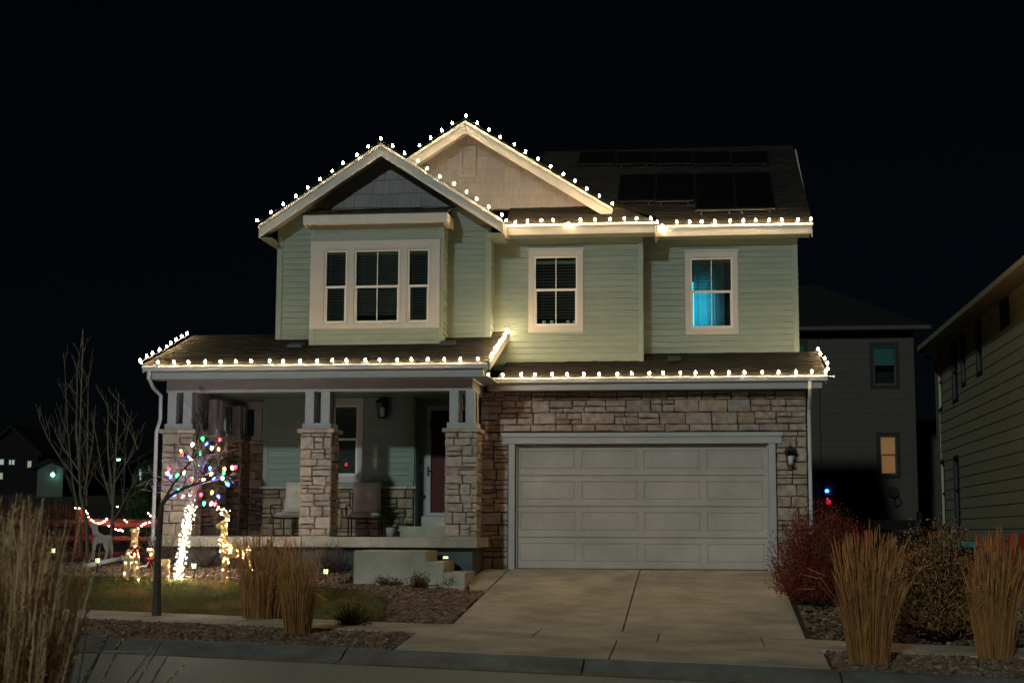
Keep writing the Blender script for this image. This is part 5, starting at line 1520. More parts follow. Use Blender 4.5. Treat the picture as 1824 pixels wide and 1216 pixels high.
# --- grasses ---------------------------------------------------------------------------
def grass_clump(label, base, h, r0, r1, n, group, m='straw', mp='straw', plume=0.22, pr=0.0065, seed=1, fuzzy=0, lean=(0, 0), green=0.0, w0=0.0032, dark=1.0):
    rs = random.Random(seed)
    t = thing('ornamental_grass', label, 'grass', base, group)
    bl, pl = MB(), MB(); base = np.array(base, float)
    for i in range(n):
        a = rs.uniform(0, 6.283); q = math.sqrt(rs.random()); hh = h * rs.uniform(0.62, 1.0) * (1.03 - 0.16 * q)
        b = base + np.array([math.cos(a) * r0 * q, math.sin(a) * r0 * q, -0.02])
        tip = base + np.array([math.cos(a) * r1 * q + lean[0] + rs.gauss(0, 0.03), math.sin(a) * r1 * q + lean[1] + rs.gauss(0, 0.03), hh])
        odd = rs.random() < (0.03 if fuzzy > 50 else 0.08)
        if odd: tip = tip + np.array([rs.gauss(0, 0.22) * h, rs.gauss(0, 0.12) * h, -rs.uniform(0.05, 0.4) * h])
        mid = b * 0.5 + tip * 0.5 + np.array([-math.cos(a), -math.sin(a), 0]) * r1 * 0.1 * q + np.array([rs.gauss(0, 0.018), rs.gauss(0, 0.018), 0.12 * h if odd else 0])
        q3 = mid * 0.45 + tip * 0.55 + np.array([rs.gauss(0, 0.012), rs.gauss(0, 0.012), 0.06 * h if odd else 0.01])
        v = rs.choice((0.35, 0.6, 0.8, 1.0, 1.25)) * rs.uniform(0.85, 1.15) * dark; tn = (v, v * rs.uniform(0.85, 1.1), v * rs.uniform(0.75, 1.1))
        bl.tube([b, mid, q3, tip], [w0, w0 * 0.8, w0 * 0.6, w0 * 0.3], 3, cap=False, tint=tn)
        if rs.random() < 0.8:
            d = unit(tip - q3); L = plume * rs.uniform(0.7, 1.3); v = rs.uniform(0.85, 1.5) * dark; tn = (v, v, v * 0.95)
            dr_ = np.array([rs.gauss(0, 0.05), rs.gauss(0, 0.05), 0]) * L
            core = 0.35 if fuzzy > 50 else 0.6
            pl.tube([tip - d * L, tip - d * L * 0.7, tip - d * L * 0.3 + dr_ * 0.3, tip + dr_], [pr * 0.4 * core, pr * 1.1 * core, pr * 0.9 * core, pr * 0.2 * core], 4, cap=False, tint=tn)
            for _ in range(fuzzy):
                f = rs.random(); c = tip - d * L * f + dr_ * (1 - f) * 0.8; e = unit(np.array([rs.gauss(0, 1), rs.gauss(0, 1), rs.gauss(0, 0.4)]) + d * 1.6); w = np.cross(e, (rs.gauss(0, 1), rs.gauss(0, 1), rs.gauss(0, 1))); w = unit(w) * pr * 0.16
                ll = pr * rs.uniform(1.5, 4.5) * (0.5 + 0.9 * math.sin(min(1, f + 0.1) * 2.6))
                pl.add([c + w, c - w, c + e * ll], [(0, 1, 2)], 0, tn)
        for k in range(2):                                              # basal leaves, arching
            a2 = rs.uniform(0, 6.283); q2 = math.sqrt(rs.random()); L = h * rs.uniform(0.3, 0.65); b2 = base + np.array([math.cos(a2) * r0 * q2, math.sin(a2) * r0 * q2, -0.02])
            t2 = b2 + np.array([math.cos(a2) * L * 0.16, math.sin(a2) * L * 0.16, L * 0.95]); v = rs.uniform(0.4, 1.0) * dark
            bl.tube([b2, b2 * 0.5 + t2 * 0.5 + np.array([0, 0, L * 0.08]), t2], [w0 * 1.2, w0 * 0.9, w0 * 0.2], 3, cap=False, tint=(v, v * 0.92, v * 0.85))
    bl.build('stems', m, t)['kind'] = 'stuff'; pl.build('plumes', mp, t)['kind'] = 'stuff'
    return t
GG = 'dry feather reed grass clumps'
g1 = at_ground(468, 1100); g2 = at_ground(530, 1128)
grass_clump('broad tall clump of dry grass covering the lower porch, by the antlered deer', g1, 1.48, 0.31, 0.48, 300, GG, seed=2, plume=0.24, fuzzy=12, pr=0.0085)
grass_clump('narrow clump of dry grass in front of the steps side of the lawn', g2, 1.38, 0.18, 0.32, 170, GG, seed=3, plume=0.24, fuzzy=12, pr=0.0085)
g3 = at_ground(1548, 1178); g4 = at_ground(1772, 1170)
grass_clump('tall clump of dry grass at the kerb in front of the dark red shrub', g3, 1.80, 0.25, 0.52, 260, GG, seed=5, plume=0.28, fuzzy=12, pr=0.0085, lean=(0.05, 0))
grass_clump('tall clump of dry grass near the red picket fence, at the picture edge', g4, 1.76, 0.22, 0.45, 190, GG, seed=6, plume=0.28, fuzzy=12, pr=0.0085, lean=(0.08, 0))
# foreground clump near the camera
fp_ = at(-2, 1000, Y=-22.3); fp_[2] = G(fp_[0], fp_[1])
grass_clump('out-of-focus pale plumed grass in the near left corner', fp_, 1.74, 0.26, 0.42, 470, GG, m='straw', mp='strawpale', plume=0.55, pr=0.0080, seed=9, fuzzy=150, w0=0.0018, lean=(0.03, 0))
# dry dark stems rising over the street in the near left corner
base = at(160, 1216, Y=-22.0); base[2] = G(base[0], base[1])
t = thing('flower_stalks', 'thin dark dry flower stems leaning over the street, near left corner', 'plant', base)
mb = MB(); sd = MB()
for (px, py, qx, qy) in ((120, 1216, 205, 1100), (95, 1216, 160, 1080), (150, 1225, 230, 1110), (60, 1220, 150, 1120), (175, 1225, 275, 1150), (200, 1225, 290, 1140), (110, 1225, 195, 1130), (30, 1220, 110, 1150), (215, 1230, 300, 1165), (80, 1230, 140, 1160), (240, 1230, 330, 1180)):
    a = at(px, py + 60, Y=-22.0 + random.uniform(-.4, .4)); b = at(qx, qy, Y=-22.0 + random.uniform(-.4, .4)); a[2] = min(a[2], G(a[0], a[1]) + 0.02) if False else a[2]
    root = np.array([a[0] - (b[0] - a[0]) * 0.6, a[1], G(a[0], a[1])])
    m_ = a * 0.5 + b * 0.5 + RNG.normal(0, 0.01, 3)
    mb.tube([root, a, m_, b], [0.004, 0.0035, 0.003, 0.002], 4)
    for k in range(26):
        f = random.uniform(0.35, 1.0); c = a * (1 - f) + b * f + RNG.normal(0, 0.006, 3)
        sd.ball(c, random.uniform(0.003, 0.007), tint=(random.uniform(0.6, 1.2),) * 3)
mb.build('stems', 'bark', t); sd.build('seed_heads', 'strawpale', t)['kind'] = 'stuff'
# dry reddish grasses in the back left
for i, (px, py, hh, lab) in enumerate(((20, 985, 1.35, 'dull reddish dry grass behind the near plumes, at the left picture edge'), (65, 985, 1.2, 'dull reddish dry grass between the near plumes and the saplings'), (100, 980, 1.35, 'dull reddish dry grass nearest the wooden fence post'))):
    q = at(px, py, Y=4.0 + i * 0.4); q[2] = G(q[0], q[1])
    grass_clump(lab, q, hh, 0.5, 0.7, 170, 'reddish dry grasses at the back', m='leafdry', mp='leafdry', plume=0.3, pr=0.012, seed=30 + i, w0=0.007)

# --- shrubs -----------------------------------------------------------------------------
def shrub(name, label, base, rx, ry, h, nst, nleaf, m, size, tints, group=None, twigm='bark', seed=1, up=0.7, low=0.12, cat='shrub', shell=0.55, leafname='leaves', tip=None, slim=0.22):
    rs = random.Random(seed); rn = np.random.default_rng(seed)
    t = thing(name, label, cat, base, group); base = np.array(base, float)
    tw = MB(); lf = MB(); ends = []
    for i in range(nst):
        a = rs.uniform(0, 6.283); q = rs.random() ** 0.6; el = rs.uniform(0.05, 1.0)
        e = base + np.array([math.cos(a) * rx * q, math.sin(a) * ry * q, h * (low + (1 - low) * el * math.sqrt(max(0.02, 1 - 0.75 * q * q)))])
        b = base + np.array([math.cos(a) * rx * 0.15 * q, math.sin(a) * ry * 0.15 * q, -0.02])
        m_ = b * 0.45 + e * 0.55 + rn.normal(0, 0.05, 3)
        tw.tube([b, m_, e], [0.009, 0.006, 0.002], 3, cap=False); ends.append((b, m_, e))
    for i in range(nleaf):
        b, m_, e = rs.choice(ends); f = rs.random() ** shell; c = ((b * 0.3 + m_ * 0.7) * (1 - f) + e * f) + rn.normal(0, 0.055, 3)
        c[2] = max(c[2], base[2] + 0.02)
        d = unit(rn.normal(0, 1, 3) + np.array([0, 0, up])); w = unit(np.cross(d, rn.normal(0, 1, 3))); s_ = size * rs.uniform(0.6, 1.4); tn = np.array(rs.choice(tints)) * rs.uniform(0.6, 1.3)
        lf.add([c, c + d * s_ * 0.5 + w * s_ * slim, c + d * s_, c + d * s_ * 0.5 - w * s_ * slim], [(0, 1, 2, 3)], 0, tuple(tn))
    if tip:
        for i in range(tip):
            b, m_, e = rs.choice(ends); e2 = e + rn.normal(0, 0.05, 3) + np.array([0, 0, 0.08]); tw.tube([e, e2], [0.003, 0.0015], 3, cap=False)
            lf.ball(e2, rs.uniform(0.007, 0.014), tint=(rs.uniform(0.8, 1.6),) * 3)
    tw.build('stems', twigm, t)['kind'] = 'stuff'
    lf.build(leafname, m, t)['kind'] = 'stuff'
    return t
rb = at_ground(1462, 1078)
shrub('red_shrub', 'dense dark red rounded shrub beside the garage door corner', rb, 0.86, 0.75, 1.78, 700, 34000, 'redleaf', 0.036, [(1, 1, 1), (1.5, 0.9, 0.8), (0.7, 0.6, 0.6), (1.2, 1.6, 1.2)], seed=4, low=0.1, up=0.9)
mbp = at_ground(1672, 1140)
shrub('twiggy_shrub', 'wide tan twiggy shrub with dry seed heads between two grass clumps', mbp, 0.76, 0.6, 1.74, 700, 16000, 'dryseed', 0.085, [(1, 1, 1), (1.2, 1.1, 0.9), (0.6, 0.5, 0.45), (0.9, 0.9, 0.6)], seed=5, tip=600, twigm='dryseed', up=1.0, slim=0.045)
sb_ = at_ground(628, 1112)
shrub('low_shrub', 'low dark twiggy plant in the gravel in front of the lawn', sb_, 0.36, 0.25, 0.34, 130, 500, 'leafdry', 0.03, [(0.4, 0.35, 0.35), (0.8, 0.7, 0.5)], seed=6, up=1.0)
for i, (px, py, w, hh, lab) in enumerate(((745, 1046, 0.22, 0.30, 'low rusty dry plant in front of the steps, beside the pale garden stone'), (800, 1043, 0.20, 0.27, 'low rusty dry plant at the foot of the lowest step'), (690, 1040, 0.3, 0.12, 'flat rusty ground cover along the landing block'))):
    shrub('rusty_plant', lab, at_ground(px, py), w, 0.2, hh, 70, 420, 'leafdry', 0.035, [(1.2, 1, 1), (1.8, 1.1, 0.9), (0.7, 0.7, 0.7)], seed=10 + i, group='low rusty plants at the steps', up=1.0)
for i, (px, py, w, hh, lab) in enumerate(((622, 1005, 0.4, 0.75, 'loose reddish dry bush under the porch edge, right behind the tall grass'), (365, 1010, 0.55, 0.6, 'thin reddish bare bush against the blue porch foundation'), (290, 1005, 0.5, 0.85, 'brown dry bush at the porch corner under the downspout'), (440, 1010, 0.5, 0.6, 'thin dry bush at the foundation behind the antlered deer'))):
    q = at_ground(px, py)
    if q[1] > -1.75: q[1] = -1.75; q[2] = G(q[0], q[1])
    shrub('dry_bush', lab, q, w, 0.3, hh, 90, 300, 'leafdry', 0.03, [(1, 1, 1), (1.5, 1, 0.8), (0.6, 0.6, 0.6)], seed=20 + i, group='dry bushes along the porch', twigm='bark', up=0.8)
q = at(262, 915, Y=5.5); q[2] = G(q[0], q[1])
shrub('evergreen_shrub', 'bright green conical evergreen behind the fence, left of the porch', q, 0.55, 0.5, 2.25, 260, 5000, 'green', 0.09, [(1, 1, 1), (1.4, 1.3, 0.8), (0.5, 0.6, 0.5)], seed=31, up=1.2, cat='shrub')
# more shrubs low on the right bed so the ground does not end abruptly
for i, (x, y, w, hh, lab) in enumerate(((4.6, -1.6, 0.7, 0.7, 'low dark bush behind the dark red shrub'), (6.3, -2.6, 0.8, 0.75, 'low dark bush in front of the red picket fence'))):
    shrub('dark_bush', lab, (x, y, G(x, y)), w, 0.5, hh, 160, 2200, 'leafdry', 0.05, [(0.4, 0.4, 0.4), (0.7, 0.6, 0.5), (0.3, 0.35, 0.3)], seed=40 + i, group='dark bushes by the fence', up=0.8)

# --- fences --------------------------------------------------------------------------------
rf = thing('rail_fence', 'weathered reddish split-rail fence with light string, left of the porch', 'fence', (-12.4, 3.0, G(-12.4, 3.0)))
FY = 3.0
px_posts = [at(143, 940, Y=FY)[0], at(206, 940, Y=FY)[0] - 0.0, -8.4, -6.5, -14.6, -16.8]
px_posts[1] = (px_posts[0] + px_posts[2]) / 2
def fz(x): return G(x, FY)
for x in px_posts:
    mb = MB(); z_ = fz(x); mb.extr([(x - 0.10, FY - 0.07, z_ - 0.1), (x + 0.10, FY - 0.07, z_ - 0.1), (x + 0.095, FY - 0.07, 1.22), (x - 0.09, FY - 0.07, 1.25)], (0, 0.15, 0)); mb.build('post', 'fence', rf)
xs_ = sorted(px_posts)
for a, b in zip(xs_[:-1], xs_[1:]):
    for z_, hh in ((0.90, 0.2), (0.52, 0.18), (0.20, 0.14)):
        mb = MB(); mb.tube([(a, FY, z_ + random.uniform(-.03, .03)), ((a + b) / 2, FY + 0.02, z_ - 0.01), (b, FY, z_ + random.uniform(-.03, .03))], [hh * 0.42, hh * 0.52, hh * 0.42], 7); mb.build('rail', 'fence', rf)
mb = MB(); x = xs_[0]
while x < xs_[-1]:
    mb.tube([(x, FY + 0.09, 0.1), (x, FY + 0.09, 1.0)], 0.0022, 3); x += 0.1
for z_ in np.arange(0.15, 1.0, 0.1): mb.tube([(xs_[0], FY + 0.09, z_), (xs_[-1], FY + 0.09, z_)], 0.0022, 3)
mb.build('wire_mesh', 'alu', rf)['kind'] = 'stuff'
fl_ = thing('fence_light_string', 'pinkish-white mini lights swagged along the reddish rail fence', 'string lights', (px_posts[0], FY - 0.1, 1.0))
sw_px = [(134, 904), (141, 905), (148, 906), (153, 910), (156, 914), (158, 920), (162, 925), (166, 928), (170, 932), (174, 931), (178, 932), (182, 930), (186, 928), (190, 924), (194, 936), (199, 939), (206, 942), (211, 944), (215, 943), (218, 945), (222, 926), (226, 929), (203, 902), (209, 902), (241, 943), (246, 941), (252, 936), (256, 933), (260, 931), (266, 930), (272, 926), (276, 921), (264, 914), (268, 918), (383, 935), (389, 934), (394, 932), (462, 920), (467, 918)]
pts = [at(px, py, Y=FY - 0.16) for px, py in sw_px]
mini_lights('mini_bulbs', fl_, pts[:24] + pts[24:], 'minip', 0.017)
mb = MB()
for a, b in zip(pts[:-1], pts[1:]):
    if np.linalg.norm(a - b) < 0.3: mb.tube([a, b], 0.003, 3)
mb.build('wire', 'socket', fl_)

pf = thing('picket_fence', 'dark red picket fence with rounded tops between the two houses', 'fence', (6, 0.3, -0.1))
FPY = 0.3
for x in np.arange(3.45, 9.6, 0.2):
    xx = at(1750, 960, Y=FPY)[0]
    top = 0.72 if x > xx - 0.05 else 0.30
    z_ = G(x, FPY); w = 0.065
    pl = [(x - w, FPY, z_ - 0.05), (x + w, FPY, z_ - 0.05), (x + w, FPY, top - 0.05)] + [(x + w * math.cos(a), FPY, top - 0.05 + 0.05 * math.sin(a)) for a in np.linspace(0.3, 2.84, 6)] + [(x - w, FPY, top - 0.05)]
    mb = MB(); mb.extr(pl, (0, 0.02, 0)); mb.build('picket', 'redfence', pf)
for z_ in (0.12, 0.5):
    mb = MB(); x0 = 3.3 if z_ < 0.3 else at(1740, 960, Y=FPY)[0]; mb.box(x0, 9.7, FPY + 0.022, FPY + 0.06, z_ - 0.04, z_ + 0.05); mb.build('rail', 'redfence', pf)
for x, top in ((at(1545, 945, Y=FPY)[0], 0.78), (at(1592, 955, Y=FPY)[0], 0.62), (at(1747, 950, Y=FPY)[0], 0.70)):
    part_box('post', [(x - 0.06, x + 0.06, FPY + 0.061, FPY + 0.17, G(x, FPY) - 0.1, top)], 'redfence', pf)
tp0 = at(1690, 962, Y=1.8); tp1 = at(1742, 962, Y=1.8)
tb = thing('covered_bin', 'low box with a teal tarp lid behind the picket fence', 'bin', (tp0[0], 1.8, -0.1))
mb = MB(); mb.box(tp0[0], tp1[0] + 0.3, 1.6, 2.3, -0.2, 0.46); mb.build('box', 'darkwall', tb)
mb = MB(); z_ = 0.461; mb.extr([(tp0[0] - 0.05, 1.55, z_), (tp1[0] + 0.35, 1.55, z_), (tp1[0] + 0.2, 1.55, z_ + 0.09), (tp0[0] + 0.3, 1.55, z_ + 0.11)], (0, 0.8, 0)); mb.build('lid', 'tarp', tb)

# ================================================================== NEIGHBOURS
def lap_boards(fr, u0, u1, z0, z1, expo, m, parent, holes=()):
    w = MB()
    for r in rect_minus((u0, u1, z0, z1), holes): fr.box(w, r[0], r[1], r[2], r[3], -0.12, 0)
    wl_ = w.build('wall', m, parent); z = z0
    while z < z1 - 0.01:
        for r in rect_minus((u0, u1, z, min(z + expo, z1) - 0.003), holes):
            b = MB(); q = [(r[0], r[2]), (r[1], r[2]), (r[1], r[3]), (r[0], r[3])]
            d = lambda zz: 0.022 - 0.016 * (zz - z) / expo
            b.add([fr.p(u, zz, d(zz)) for u, zz in q] + [fr.p(u, zz, -0.01) for u, zz in q], [(0, 1, 2, 3), (7, 6, 5, 4)] + [(i, 4 + i, 4 + (i + 1) % 4, (i + 1) % 4) for i in range(4)])
            b.build('siding_board', m, wl_)
        z += expo
    return wl_

# house on the right, seen along its side
XN = 8.45
nb = thing('neighbour_house', 'tan lap-sided house side on the right with narrow dark-framed windows', 'house', (XN, 6, -0.2))
yfar = at(1676, 800, X=XN)[1]; zeave = at(1664, 626, X=XN)[2]
fn = LEFT(XN)           # u = -Y
wins = [((1671, 630), (1679, 732)), ((1697, 608), (1707, 716)), ((1713, 596), (1721, 687)), ((1740, 572), (1750, 668)), ((1783, 534), (1799, 582)), ((1677, 820), (1685, 940)), ((1702, 812), (1711, 935))]
holes = []
for (a, b) in wins:
    p0, p1 = at(a[0], (a[1] + b[1]) / 2, X=XN), at(b[0], (a[1] + b[1]) / 2, X=XN); ymid = (p0[1] + p1[1]) / 2
    zt, zb_ = at((a[0] + b[0]) / 2, a[1], X=XN)[2], at((a[0] + b[0]) / 2, b[1], X=XN)[2]
    holes.append((-p0[1] + 0.07, -p1[1] - 0.07, zb_ + 0.07, zt - 0.07))
u0n, u1n = -yfar, 8.0
lap_boards(fn, u0n, u1n, -0.3, zeave + 0.1, 0.29, 'wallN', nb, holes)
part_box('corner_board', [(XN - 0.03, XN + 0.1, yfar - 0.11, yfar + 0.02, -0.2, zeave)], 'wallN', nb)
for h_ in holes:
    window(fn, *h_, cas=0.075, head=0.1, sill=0.09, m='darktrim', parent=nb, cap=False, muntin=False, blind=None, depth=0.5)
part_box('end_wall', [(XN, XN + 9, yfar, yfar + 0.1, -0.3, zeave + 0.1), (XN + 0.1, XN + 9, -8.0, -7.9, -0.3, zeave + 0.1)], 'wallN', nb)
mb = MB(); ov = 0.45; zr_ = zeave + 3.6
mb.extr([(XN - ov, -8.4, zeave), (XN + 4.6, -8.4, zr_), (XN + 9.4, -8.4, zeave), (XN + 9.4, -8.4, zeave + 0.18), (XN + 4.6, -8.4, zr_ + 0.18), (XN - ov, -8.4, zeave + 0.18)], (0, yfar + 0.5 + 8.4, 0)); mb.build('roof', 'farroof', nb)
part_box('soffit', [(XN - ov, XN, -8.3, yfar + 0.4, zeave - 0.03, zeave - 0.005)], 'wallN', nb)
part_box('gutter', [(XN - ov - 0.1, XN - ov - 0.001, -8.3, yfar + 0.45, zeave - 0.02, zeave + 0.12)], 'wallN', nb)
mb = MB(); mb.tube([(XN - ov - 0.04, yfar + 0.3, zeave), (XN - ov, yfar + 0.2, zeave - 0.15), (XN - 0.08, yfar - 0.02, zeave - 0.4), (XN - 0.08, yfar - 0.02, 2.5), (XN - 0.10, yfar - 0.15, 2.2), (XN - 0.10, yfar - 0.15, -0.1)], 0.045, 6); mb.build('downspout', 'grey', nb)
gm = thing('gas_meter', 'grey gas meter with pipes on the right neighbour house wall', 'meter', (XN - 0.2, 14.6, 0.5))
mb = MB(); mb.box(XN - 0.32, XN - 0.1, 14.2, 14.6, 0.6, 0.95); mb.build('meter_box', 'grey', gm)
mb = MB(); mb.tube([(XN - 0.15, 14.0, -0.1), (XN - 0.15, 14.0, 1.1), (XN - 0.15, 14.3, 1.1), (XN - 0.15, 14.3, 0.9)], 0.03, 6); mb.build('pipe', 'grey', gm)

# house behind, facing us
BY = 25.0
bh = thing('rear_house', 'dark two-storey house behind with a glowing orange window', 'house', (12, BY, 0))
fb_ = FRONT(BY)
xa_, xb_ = at(1380, 700, Y=BY)[0], at(1628, 700, Y=BY)[0]; ze_ = at(1520, 590, Y=BY)[2]
wq = [((1548, 610), (1603, 692)), ((1560, 770), (1605, 852)), ((1415, 606), (1440, 690))]
holes = []
for a, b in wq:
    p0, p1 = at(*a, Y=BY), at(*b, Y=BY); holes.append((p0[0] + 0.13, p1[0] - 0.13, p1[2] + 0.13, p0[2] - 0.13))
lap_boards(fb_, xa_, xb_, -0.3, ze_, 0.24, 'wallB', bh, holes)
MT['shadeorange'] = emit('window shade lit from the room', (1.0, 0.36, 0.12), 0.26, (0.4, 0.25, 0.15))
MT['shadegreen'] = emit('window shade lit faintly from the room', (0.02, 0.11, 0.08), 0.14, (0.05, 0.1, 0.09))
for i, h_ in enumerate(holes):
    w_ = window(fb_, *h_, cas=0.13, head=0.13, sill=0.13, m='darktrim', parent=bh, cap=False, muntin=False, blind=None, depth=0.5)
    z0_ = h_[2] if i == 1 else (h_[2] + h_[3]) / 2
    mb = MB(); fb_.box(mb, h_[0] + 0.03, h_[1] - 0.03, z0_ + 0.02, h_[3] - 0.03, -0.16, -0.14); mb.build('shade', 'shadeorange' if i == 1 else 'shadegreen', w_)
part_box('corner_board', [(xb_ - 0.16, xb_ + 0.03, BY - 0.035, BY + 0.1, -0.3, ze_)], 'wallB', bh)
part_box('side_wall', [(xb_ - 0.1, xb_, BY + 0.01, BY + 9, -0.3, ze_)], 'wallB', bh)
part_box('side_wall', [(xa_, xa_ + 0.1, BY + 0.01, BY + 9, -0.3, ze_)], 'wallB', bh)
rp_ = at(1430, 535, Y=BY + 3)
mb = MB(); mb.extr([(xa_ - 0.5, BY - 0.6, ze_), (xb_ + 0.5, BY - 0.6, ze_), (xb_ - 3.0, BY + 4.5, ze_ + 2.3), (xa_ - 0.5, BY + 4.5, ze_ + 2.3)], (0, 0.1, 0.15)); mb.build('roof', 'farroof', bh)
part_box('gutter', [(xa_ - 0.5, xb_ + 0.55, BY - 0.72, BY - 0.61, ze_ - 0.03, ze_ + 0.1)], 'wallB', bh)
MT['ledblue'] = emit('blue status light', (0.03, 0.2, 1.0), 8.0); MT['ledred'] = emit('red tag glow', (0.8, 0.02, 0.03), 0.5)
eb = thing('electric_box', 'grey utility box with a bright blue status light on the rear house', 'utility box', at(1478, 880, Y=BY))
q0, q1 = at(1468, 858, Y=BY), at(1487, 882, Y=BY)
part_box('box', [(q0[0], q1[0], BY - 0.2, BY - 0.03, q1[2], q0[2])], 'grey', eb)
mb = MB(); mb.ball(at(1473, 874, Y=BY - 0.24), 0.075); mb.build('status_light', 'ledblue', eb)
qr = at(1476, 894, Y=BY - 0.2); mb = MB(); mb.ball(qr, 0.10); mb.ball(at(1474, 888, Y=BY - 0.2), 0.05); mb.build('red_valve', 'ledred', eb)
mb = MB(); qc = at(1463, 860, Y=BY - 0.05); mb.tube([qc, (qc[0], qc[1], ze_)], 0.02, 4); mb.build('conduit', 'grey', eb)
m2 = thing('meter_panel', 'tall dark electric meter panel beside the blue-lit utility box', 'utility box', at(1530, 880, Y=BY))
q0, q1 = at(1517, 845, Y=BY), at(1541, 908, Y=BY); part_box('panel', [(q0[0], q1[0], BY - 0.18, BY - 0.03, q1[2], q0[2])], 'darktrim', m2)
for py in (862, 890):
    c = at(1529, py, Y=BY - 0.2); mb = MB(); mb.tube([c, c + (0, 0.06, 0)], 0.14, 12); mb.build('meter_dial', 'grey', m2)
hb = thing('hose_reel', 'small dark round hose reel on the rear house wall', 'hose reel', at(1592, 880, Y=BY))
mb = MB(); c = at(1591, 876, Y=BY - 0.05); mb.tube([c - (0, 0.15, 0), c], 0.19, 12); mb.build('drum', 'darktrim', hb)
mb = MB(); c = at(1599, 893, Y=BY - 0.08); mb.tube([c + (0.12 * math.cos(a), 0, 0.16 * math.sin(a)) for a in np.linspace(0, 6.28, 13)], 0.025, 5); mb.build('hose', 'darktrim', hb)
gf = thing('yard_fence', 'dark horizontal board fence in front of the rear house', 'fence', (10, 14, 0))
xa2, xb2 = at(1445, 930, Y=14)[0], at(1640, 930, Y=14)[0]
for z_ in (0.15, 0.5, 0.85):
    part_box('board', [(xa2, xb2, 14, 14.04, z_, z_ + 0.26)], 'darkwall', gf)
for f in (0.0, 0.5, 0.97): part_box('post', [(xa2 + (xb2 - xa2) * f, xa2 + (xb2 - xa2) * f + 0.14, 14.041, 14.15, -0.3, 1.35 if f > .9 else 1.15)], 'darkwall', gf)
# narrow house in the gap between them
gh = thing('gap_house', 'sliver of a dark tan house seen in the gap between two houses', 'house', (16, 34, 0))
xa3, xb3 = at(1628, 850, Y=34)[0], at(1690, 850, Y=34)[0]
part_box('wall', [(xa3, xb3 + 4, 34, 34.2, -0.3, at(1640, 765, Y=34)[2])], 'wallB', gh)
part_box('roof', [(xa3, xb3 + 4, 33.5, 34.3, at(1640, 764, Y=34)[2], at(1640, 750, Y=34)[2])], 'farroof', gh)
q0, q1 = at(1634, 795, Y=33.9), at(1650, 905, Y=33.9); part_box('door', [(q0[0], q1[0], 33.93, 33.99, q1[2], q0[2])], 'darktrim', gh)
q0, q1 = at(1656, 772, Y=33.9), at(1664, 880, Y=33.9); part_box('window', [(q0[0], q1[0], 33.93, 33.99, q1[2], q0[2])], 'darktrim', gh)

# ================================================================== FAR LEFT
MT['farlit'] = emit('far lit window', (0.75, 0.95, 0.85), 0.16); MT['faryel'] = emit('far yellow window', (0.9, 0.75, 0.2), 0.12)
MT['lampcyan'] = emit('far street lamp', (0.25, 0.95, 0.85), 14.0)
MT['cream'] = mat('cream siding', (0.09, 0.09, 0.07), 0.8)
def far_house(label, px0, px1, pyb, pye, pyr, Y, wallm, wins_=(), depth=9.0, rot=0.5, name='far_house'):
    a, b = at(px0, pyb, Y=Y), at(px1, pyb, Y=Y); ze, zr2 = at((px0 + px1) / 2, pye, Y=Y)[2], at((px0 + px1) / 2, pyr, Y=Y)[2]; z0 = a[2] - 1.5
    t = thing(name, label, 'house', (a[0], Y, z0), 'houses across the field')
    x0, x1 = a[0], b[0]; xm = (x0 + x1) / 2
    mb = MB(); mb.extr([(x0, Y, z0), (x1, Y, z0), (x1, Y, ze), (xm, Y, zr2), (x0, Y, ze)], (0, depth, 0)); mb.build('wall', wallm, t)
    for sx, xe in ((-1, x0), (1, x1)):
        mb = MB(); e = xe + sx * 0.5; s2 = (zr2 - ze) / max(0.1, xm - x0)
        mb.extr([(xm, Y - 0.4, zr2 + 0.02), (e, Y - 0.4, ze - 0.5 * s2 + 0.02), (e, Y - 0.4, ze - 0.5 * s2 + 0.25), (xm, Y - 0.4, zr2 + 0.27)], (0, depth + 0.8, 0)); mb.build('roof', 'farroof', t)
    for (a_, b_, m_) in wins_:
        q0, q1 = at(*a_, Y=Y), at(*b_, Y=Y); w_ = part_box('window', [(q0[0] - 0.12, q1[0] + 0.12, Y - 0.06, Y - 0.001, q1[2] - 0.12, q0[2] + 0.12)], 'darktrim', t)
        part_box('pane', [(q0[0], q1[0], Y - 0.07, Y - 0.061, q1[2], q0[2])], m_, w_)
    return t
far_house('far dark house with small lit windows at the left picture edge', -30, 66, 862, 806, 762, 95, 'darkwall', [((0, 818), (7, 827), 'farlit'), ((17, 819), (20, 827), 'farlit'), ((22, 819), (26, 827), 'farlit'), ((0, 842), (5, 853), 'faryel'), ((50, 821), (56, 832), 'faryel')])
far_house('far pale garage gable lit by a bright lamp, left of the saplings', 66, 112, 858, 833, 822, 85, 'cream', [])
far_house('far dark house behind the street lamp and saplings', 108, 178, 855, 820, 800, 120, 'darkwall', [((122, 820), (126, 824), 'lampcyan') if False else ((120, 838), (126, 842), 'farlit')])
far_house('far dark house with a lit porch post beside the porch corner', 246, 300, 872, 822, 806, 70, 'darkwall', [((249, 836), (252, 857), 'farlit'), ((268, 840), (276, 846), 'farlit')])
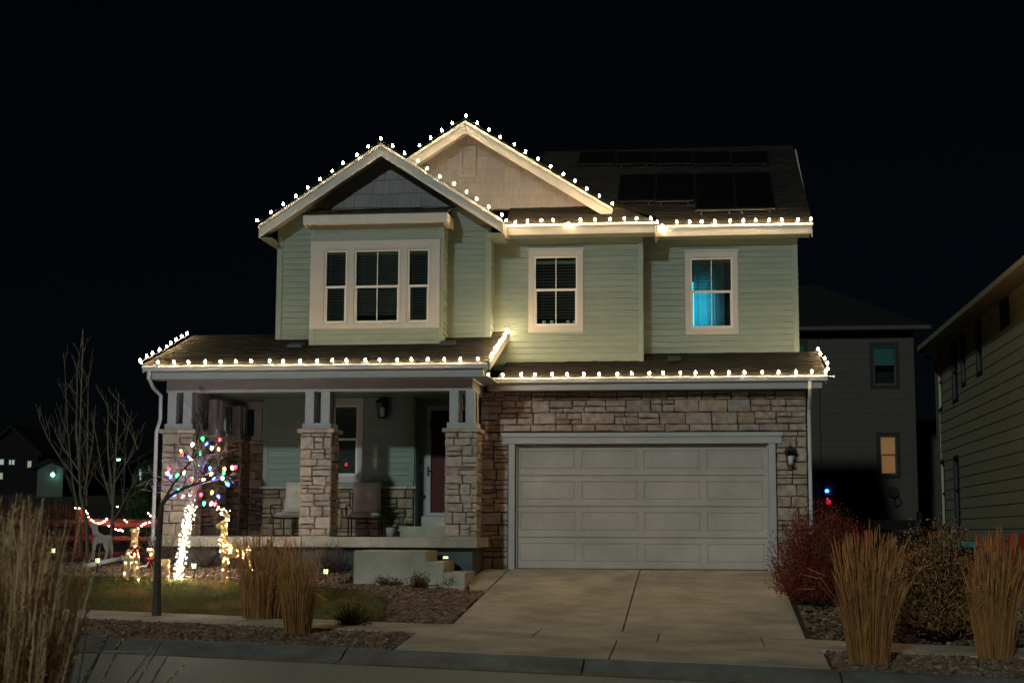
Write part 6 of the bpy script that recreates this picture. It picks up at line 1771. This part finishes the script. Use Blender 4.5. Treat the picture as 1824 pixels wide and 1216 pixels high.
def street_lamp(label, px, py, pyb, Y):
    p0 = at(px, py, Y=Y); z0 = at(px, pyb, Y=Y)[2] - 1.0
    t = thing('street_lamp', label, 'street lamp', (p0[0] + 0.4, Y, z0), 'far street lamps')
    mb = MB(); mb.tube([(p0[0] + 0.5, Y, z0), (p0[0] + 0.5, Y, p0[2] + 0.1)], [0.09, 0.06], 6); mb.build('pole', 'grey', t)
    mb = MB(); mb.tube([(p0[0] + 0.5, Y, p0[2] + 0.08), (p0[0] - 0.15, Y, p0[2] + 0.16)], 0.05, 5); mb.build('arm', 'grey', t)
    mb = MB(); mb.box(p0[0] - 0.28, p0[0] + 0.2, Y - 0.15, Y + 0.15, p0[2] + 0.03, p0[2] + 0.13); mb.build('lamp_head', 'grey', t)
    mb = MB(); mb.ball(p0, 0.14, sq=(1.2, 1, 0.7)); mb.build('lens', 'lampcyan', t)
street_lamp('far street lamp with cyan light between the sapling and the porch', 211, 818, 868, 75)
wl_t = thing('garage_lamp', 'bright bluish lamp on the far pale garage', 'lamp', at(94, 846, Y=84.7))
mb = MB(); mb.ball(at(94, 845, Y=84.6), 0.17); mb.build('lens', 'lampcyan', wl_t)
mb = MB(); c = at(94, 842, Y=84.75); mb.box(c[0] - 0.15, c[0] + 0.15, 84.75, 84.99, c[2] - 0.1, c[2] + 0.2); mb.build('housing', 'grey', wl_t)
fr_ = MB(); zr0 = at(100, 913, Y=58)[2]; fr_.box(-70, -12, 58, 58.3, zr0 - 1.5, zr0); o = fr_.build('far_kerb', 'kerbc'); o['kind'] = 'structure'
# dark hill line far behind
hv = []; hn = 60
mb = MB()
pts_ = [(-500 + i * 1000 / hn, 420, 0) for i in range(hn + 1)]
prof2 = [10 + 7 * math.sin(i * 0.35) + 4 * math.sin(i * 0.9 + 1) for i in range(hn + 1)]
V = []; Fc = []
for i in range(hn + 1):
    V += [(pts_[i][0], 400, -2), (pts_[i][0], 430, prof2[i] * 1.5), (pts_[i][0], 520, -2)]
for i in range(hn): Fc += [(i * 3, i * 3 + 3, i * 3 + 4, i * 3 + 1), (i * 3 + 1, i * 3 + 4, i * 3 + 5, i * 3 + 2)]
bulk('hills', V, Fc, 'farroof', None, 'structure')

# fallen leaves on paving and in the gutter
lm = MB()
def litter(x, y, dz):
    z = G(x, y) + dz; a = random.uniform(0, 6.28); s_ = random.uniform(0.018, 0.04); t = random.uniform(0.5, 1.8)
    c, s2 = math.cos(a) * s_, math.sin(a) * s_
    lm.add([(x - c, y - s2, z), (x + s2 * 0.5, y - c * 0.5, z + 0.006), (x + c, y + s2, z + random.uniform(0, 0.012)), (x - s2 * 0.5, y + c * 0.5, z + 0.006)], [(0, 1, 2, 3)], 0, (t, t * 0.9, t * 0.8))
for _ in range(160):
    x = random.uniform(-11, 8); v = random.gauss(V_ST - 0.12, 0.12); litter(x, y_sb(x) - v * 1.005, 0.02)
for _ in range(70):
    x = random.choice((-2.5, 2.55)) + random.gauss(0, 0.16); y = random.uniform(-6.8, -0.2); litter(x, y, 0.02)
for _ in range(26): litter(random.uniform(-2.4, 2.5), random.uniform(-7, -0.1), 0.02)
for _ in range(40): litter(random.uniform(-10, -3), y_sb(-6) - random.uniform(0.0, 1.4), 0.02)
o = lm.build('leaf_litter', 'leafdry'); o['kind'] = 'stuff'; o['label'] = 'fallen brown leaves on the paving and gutter'
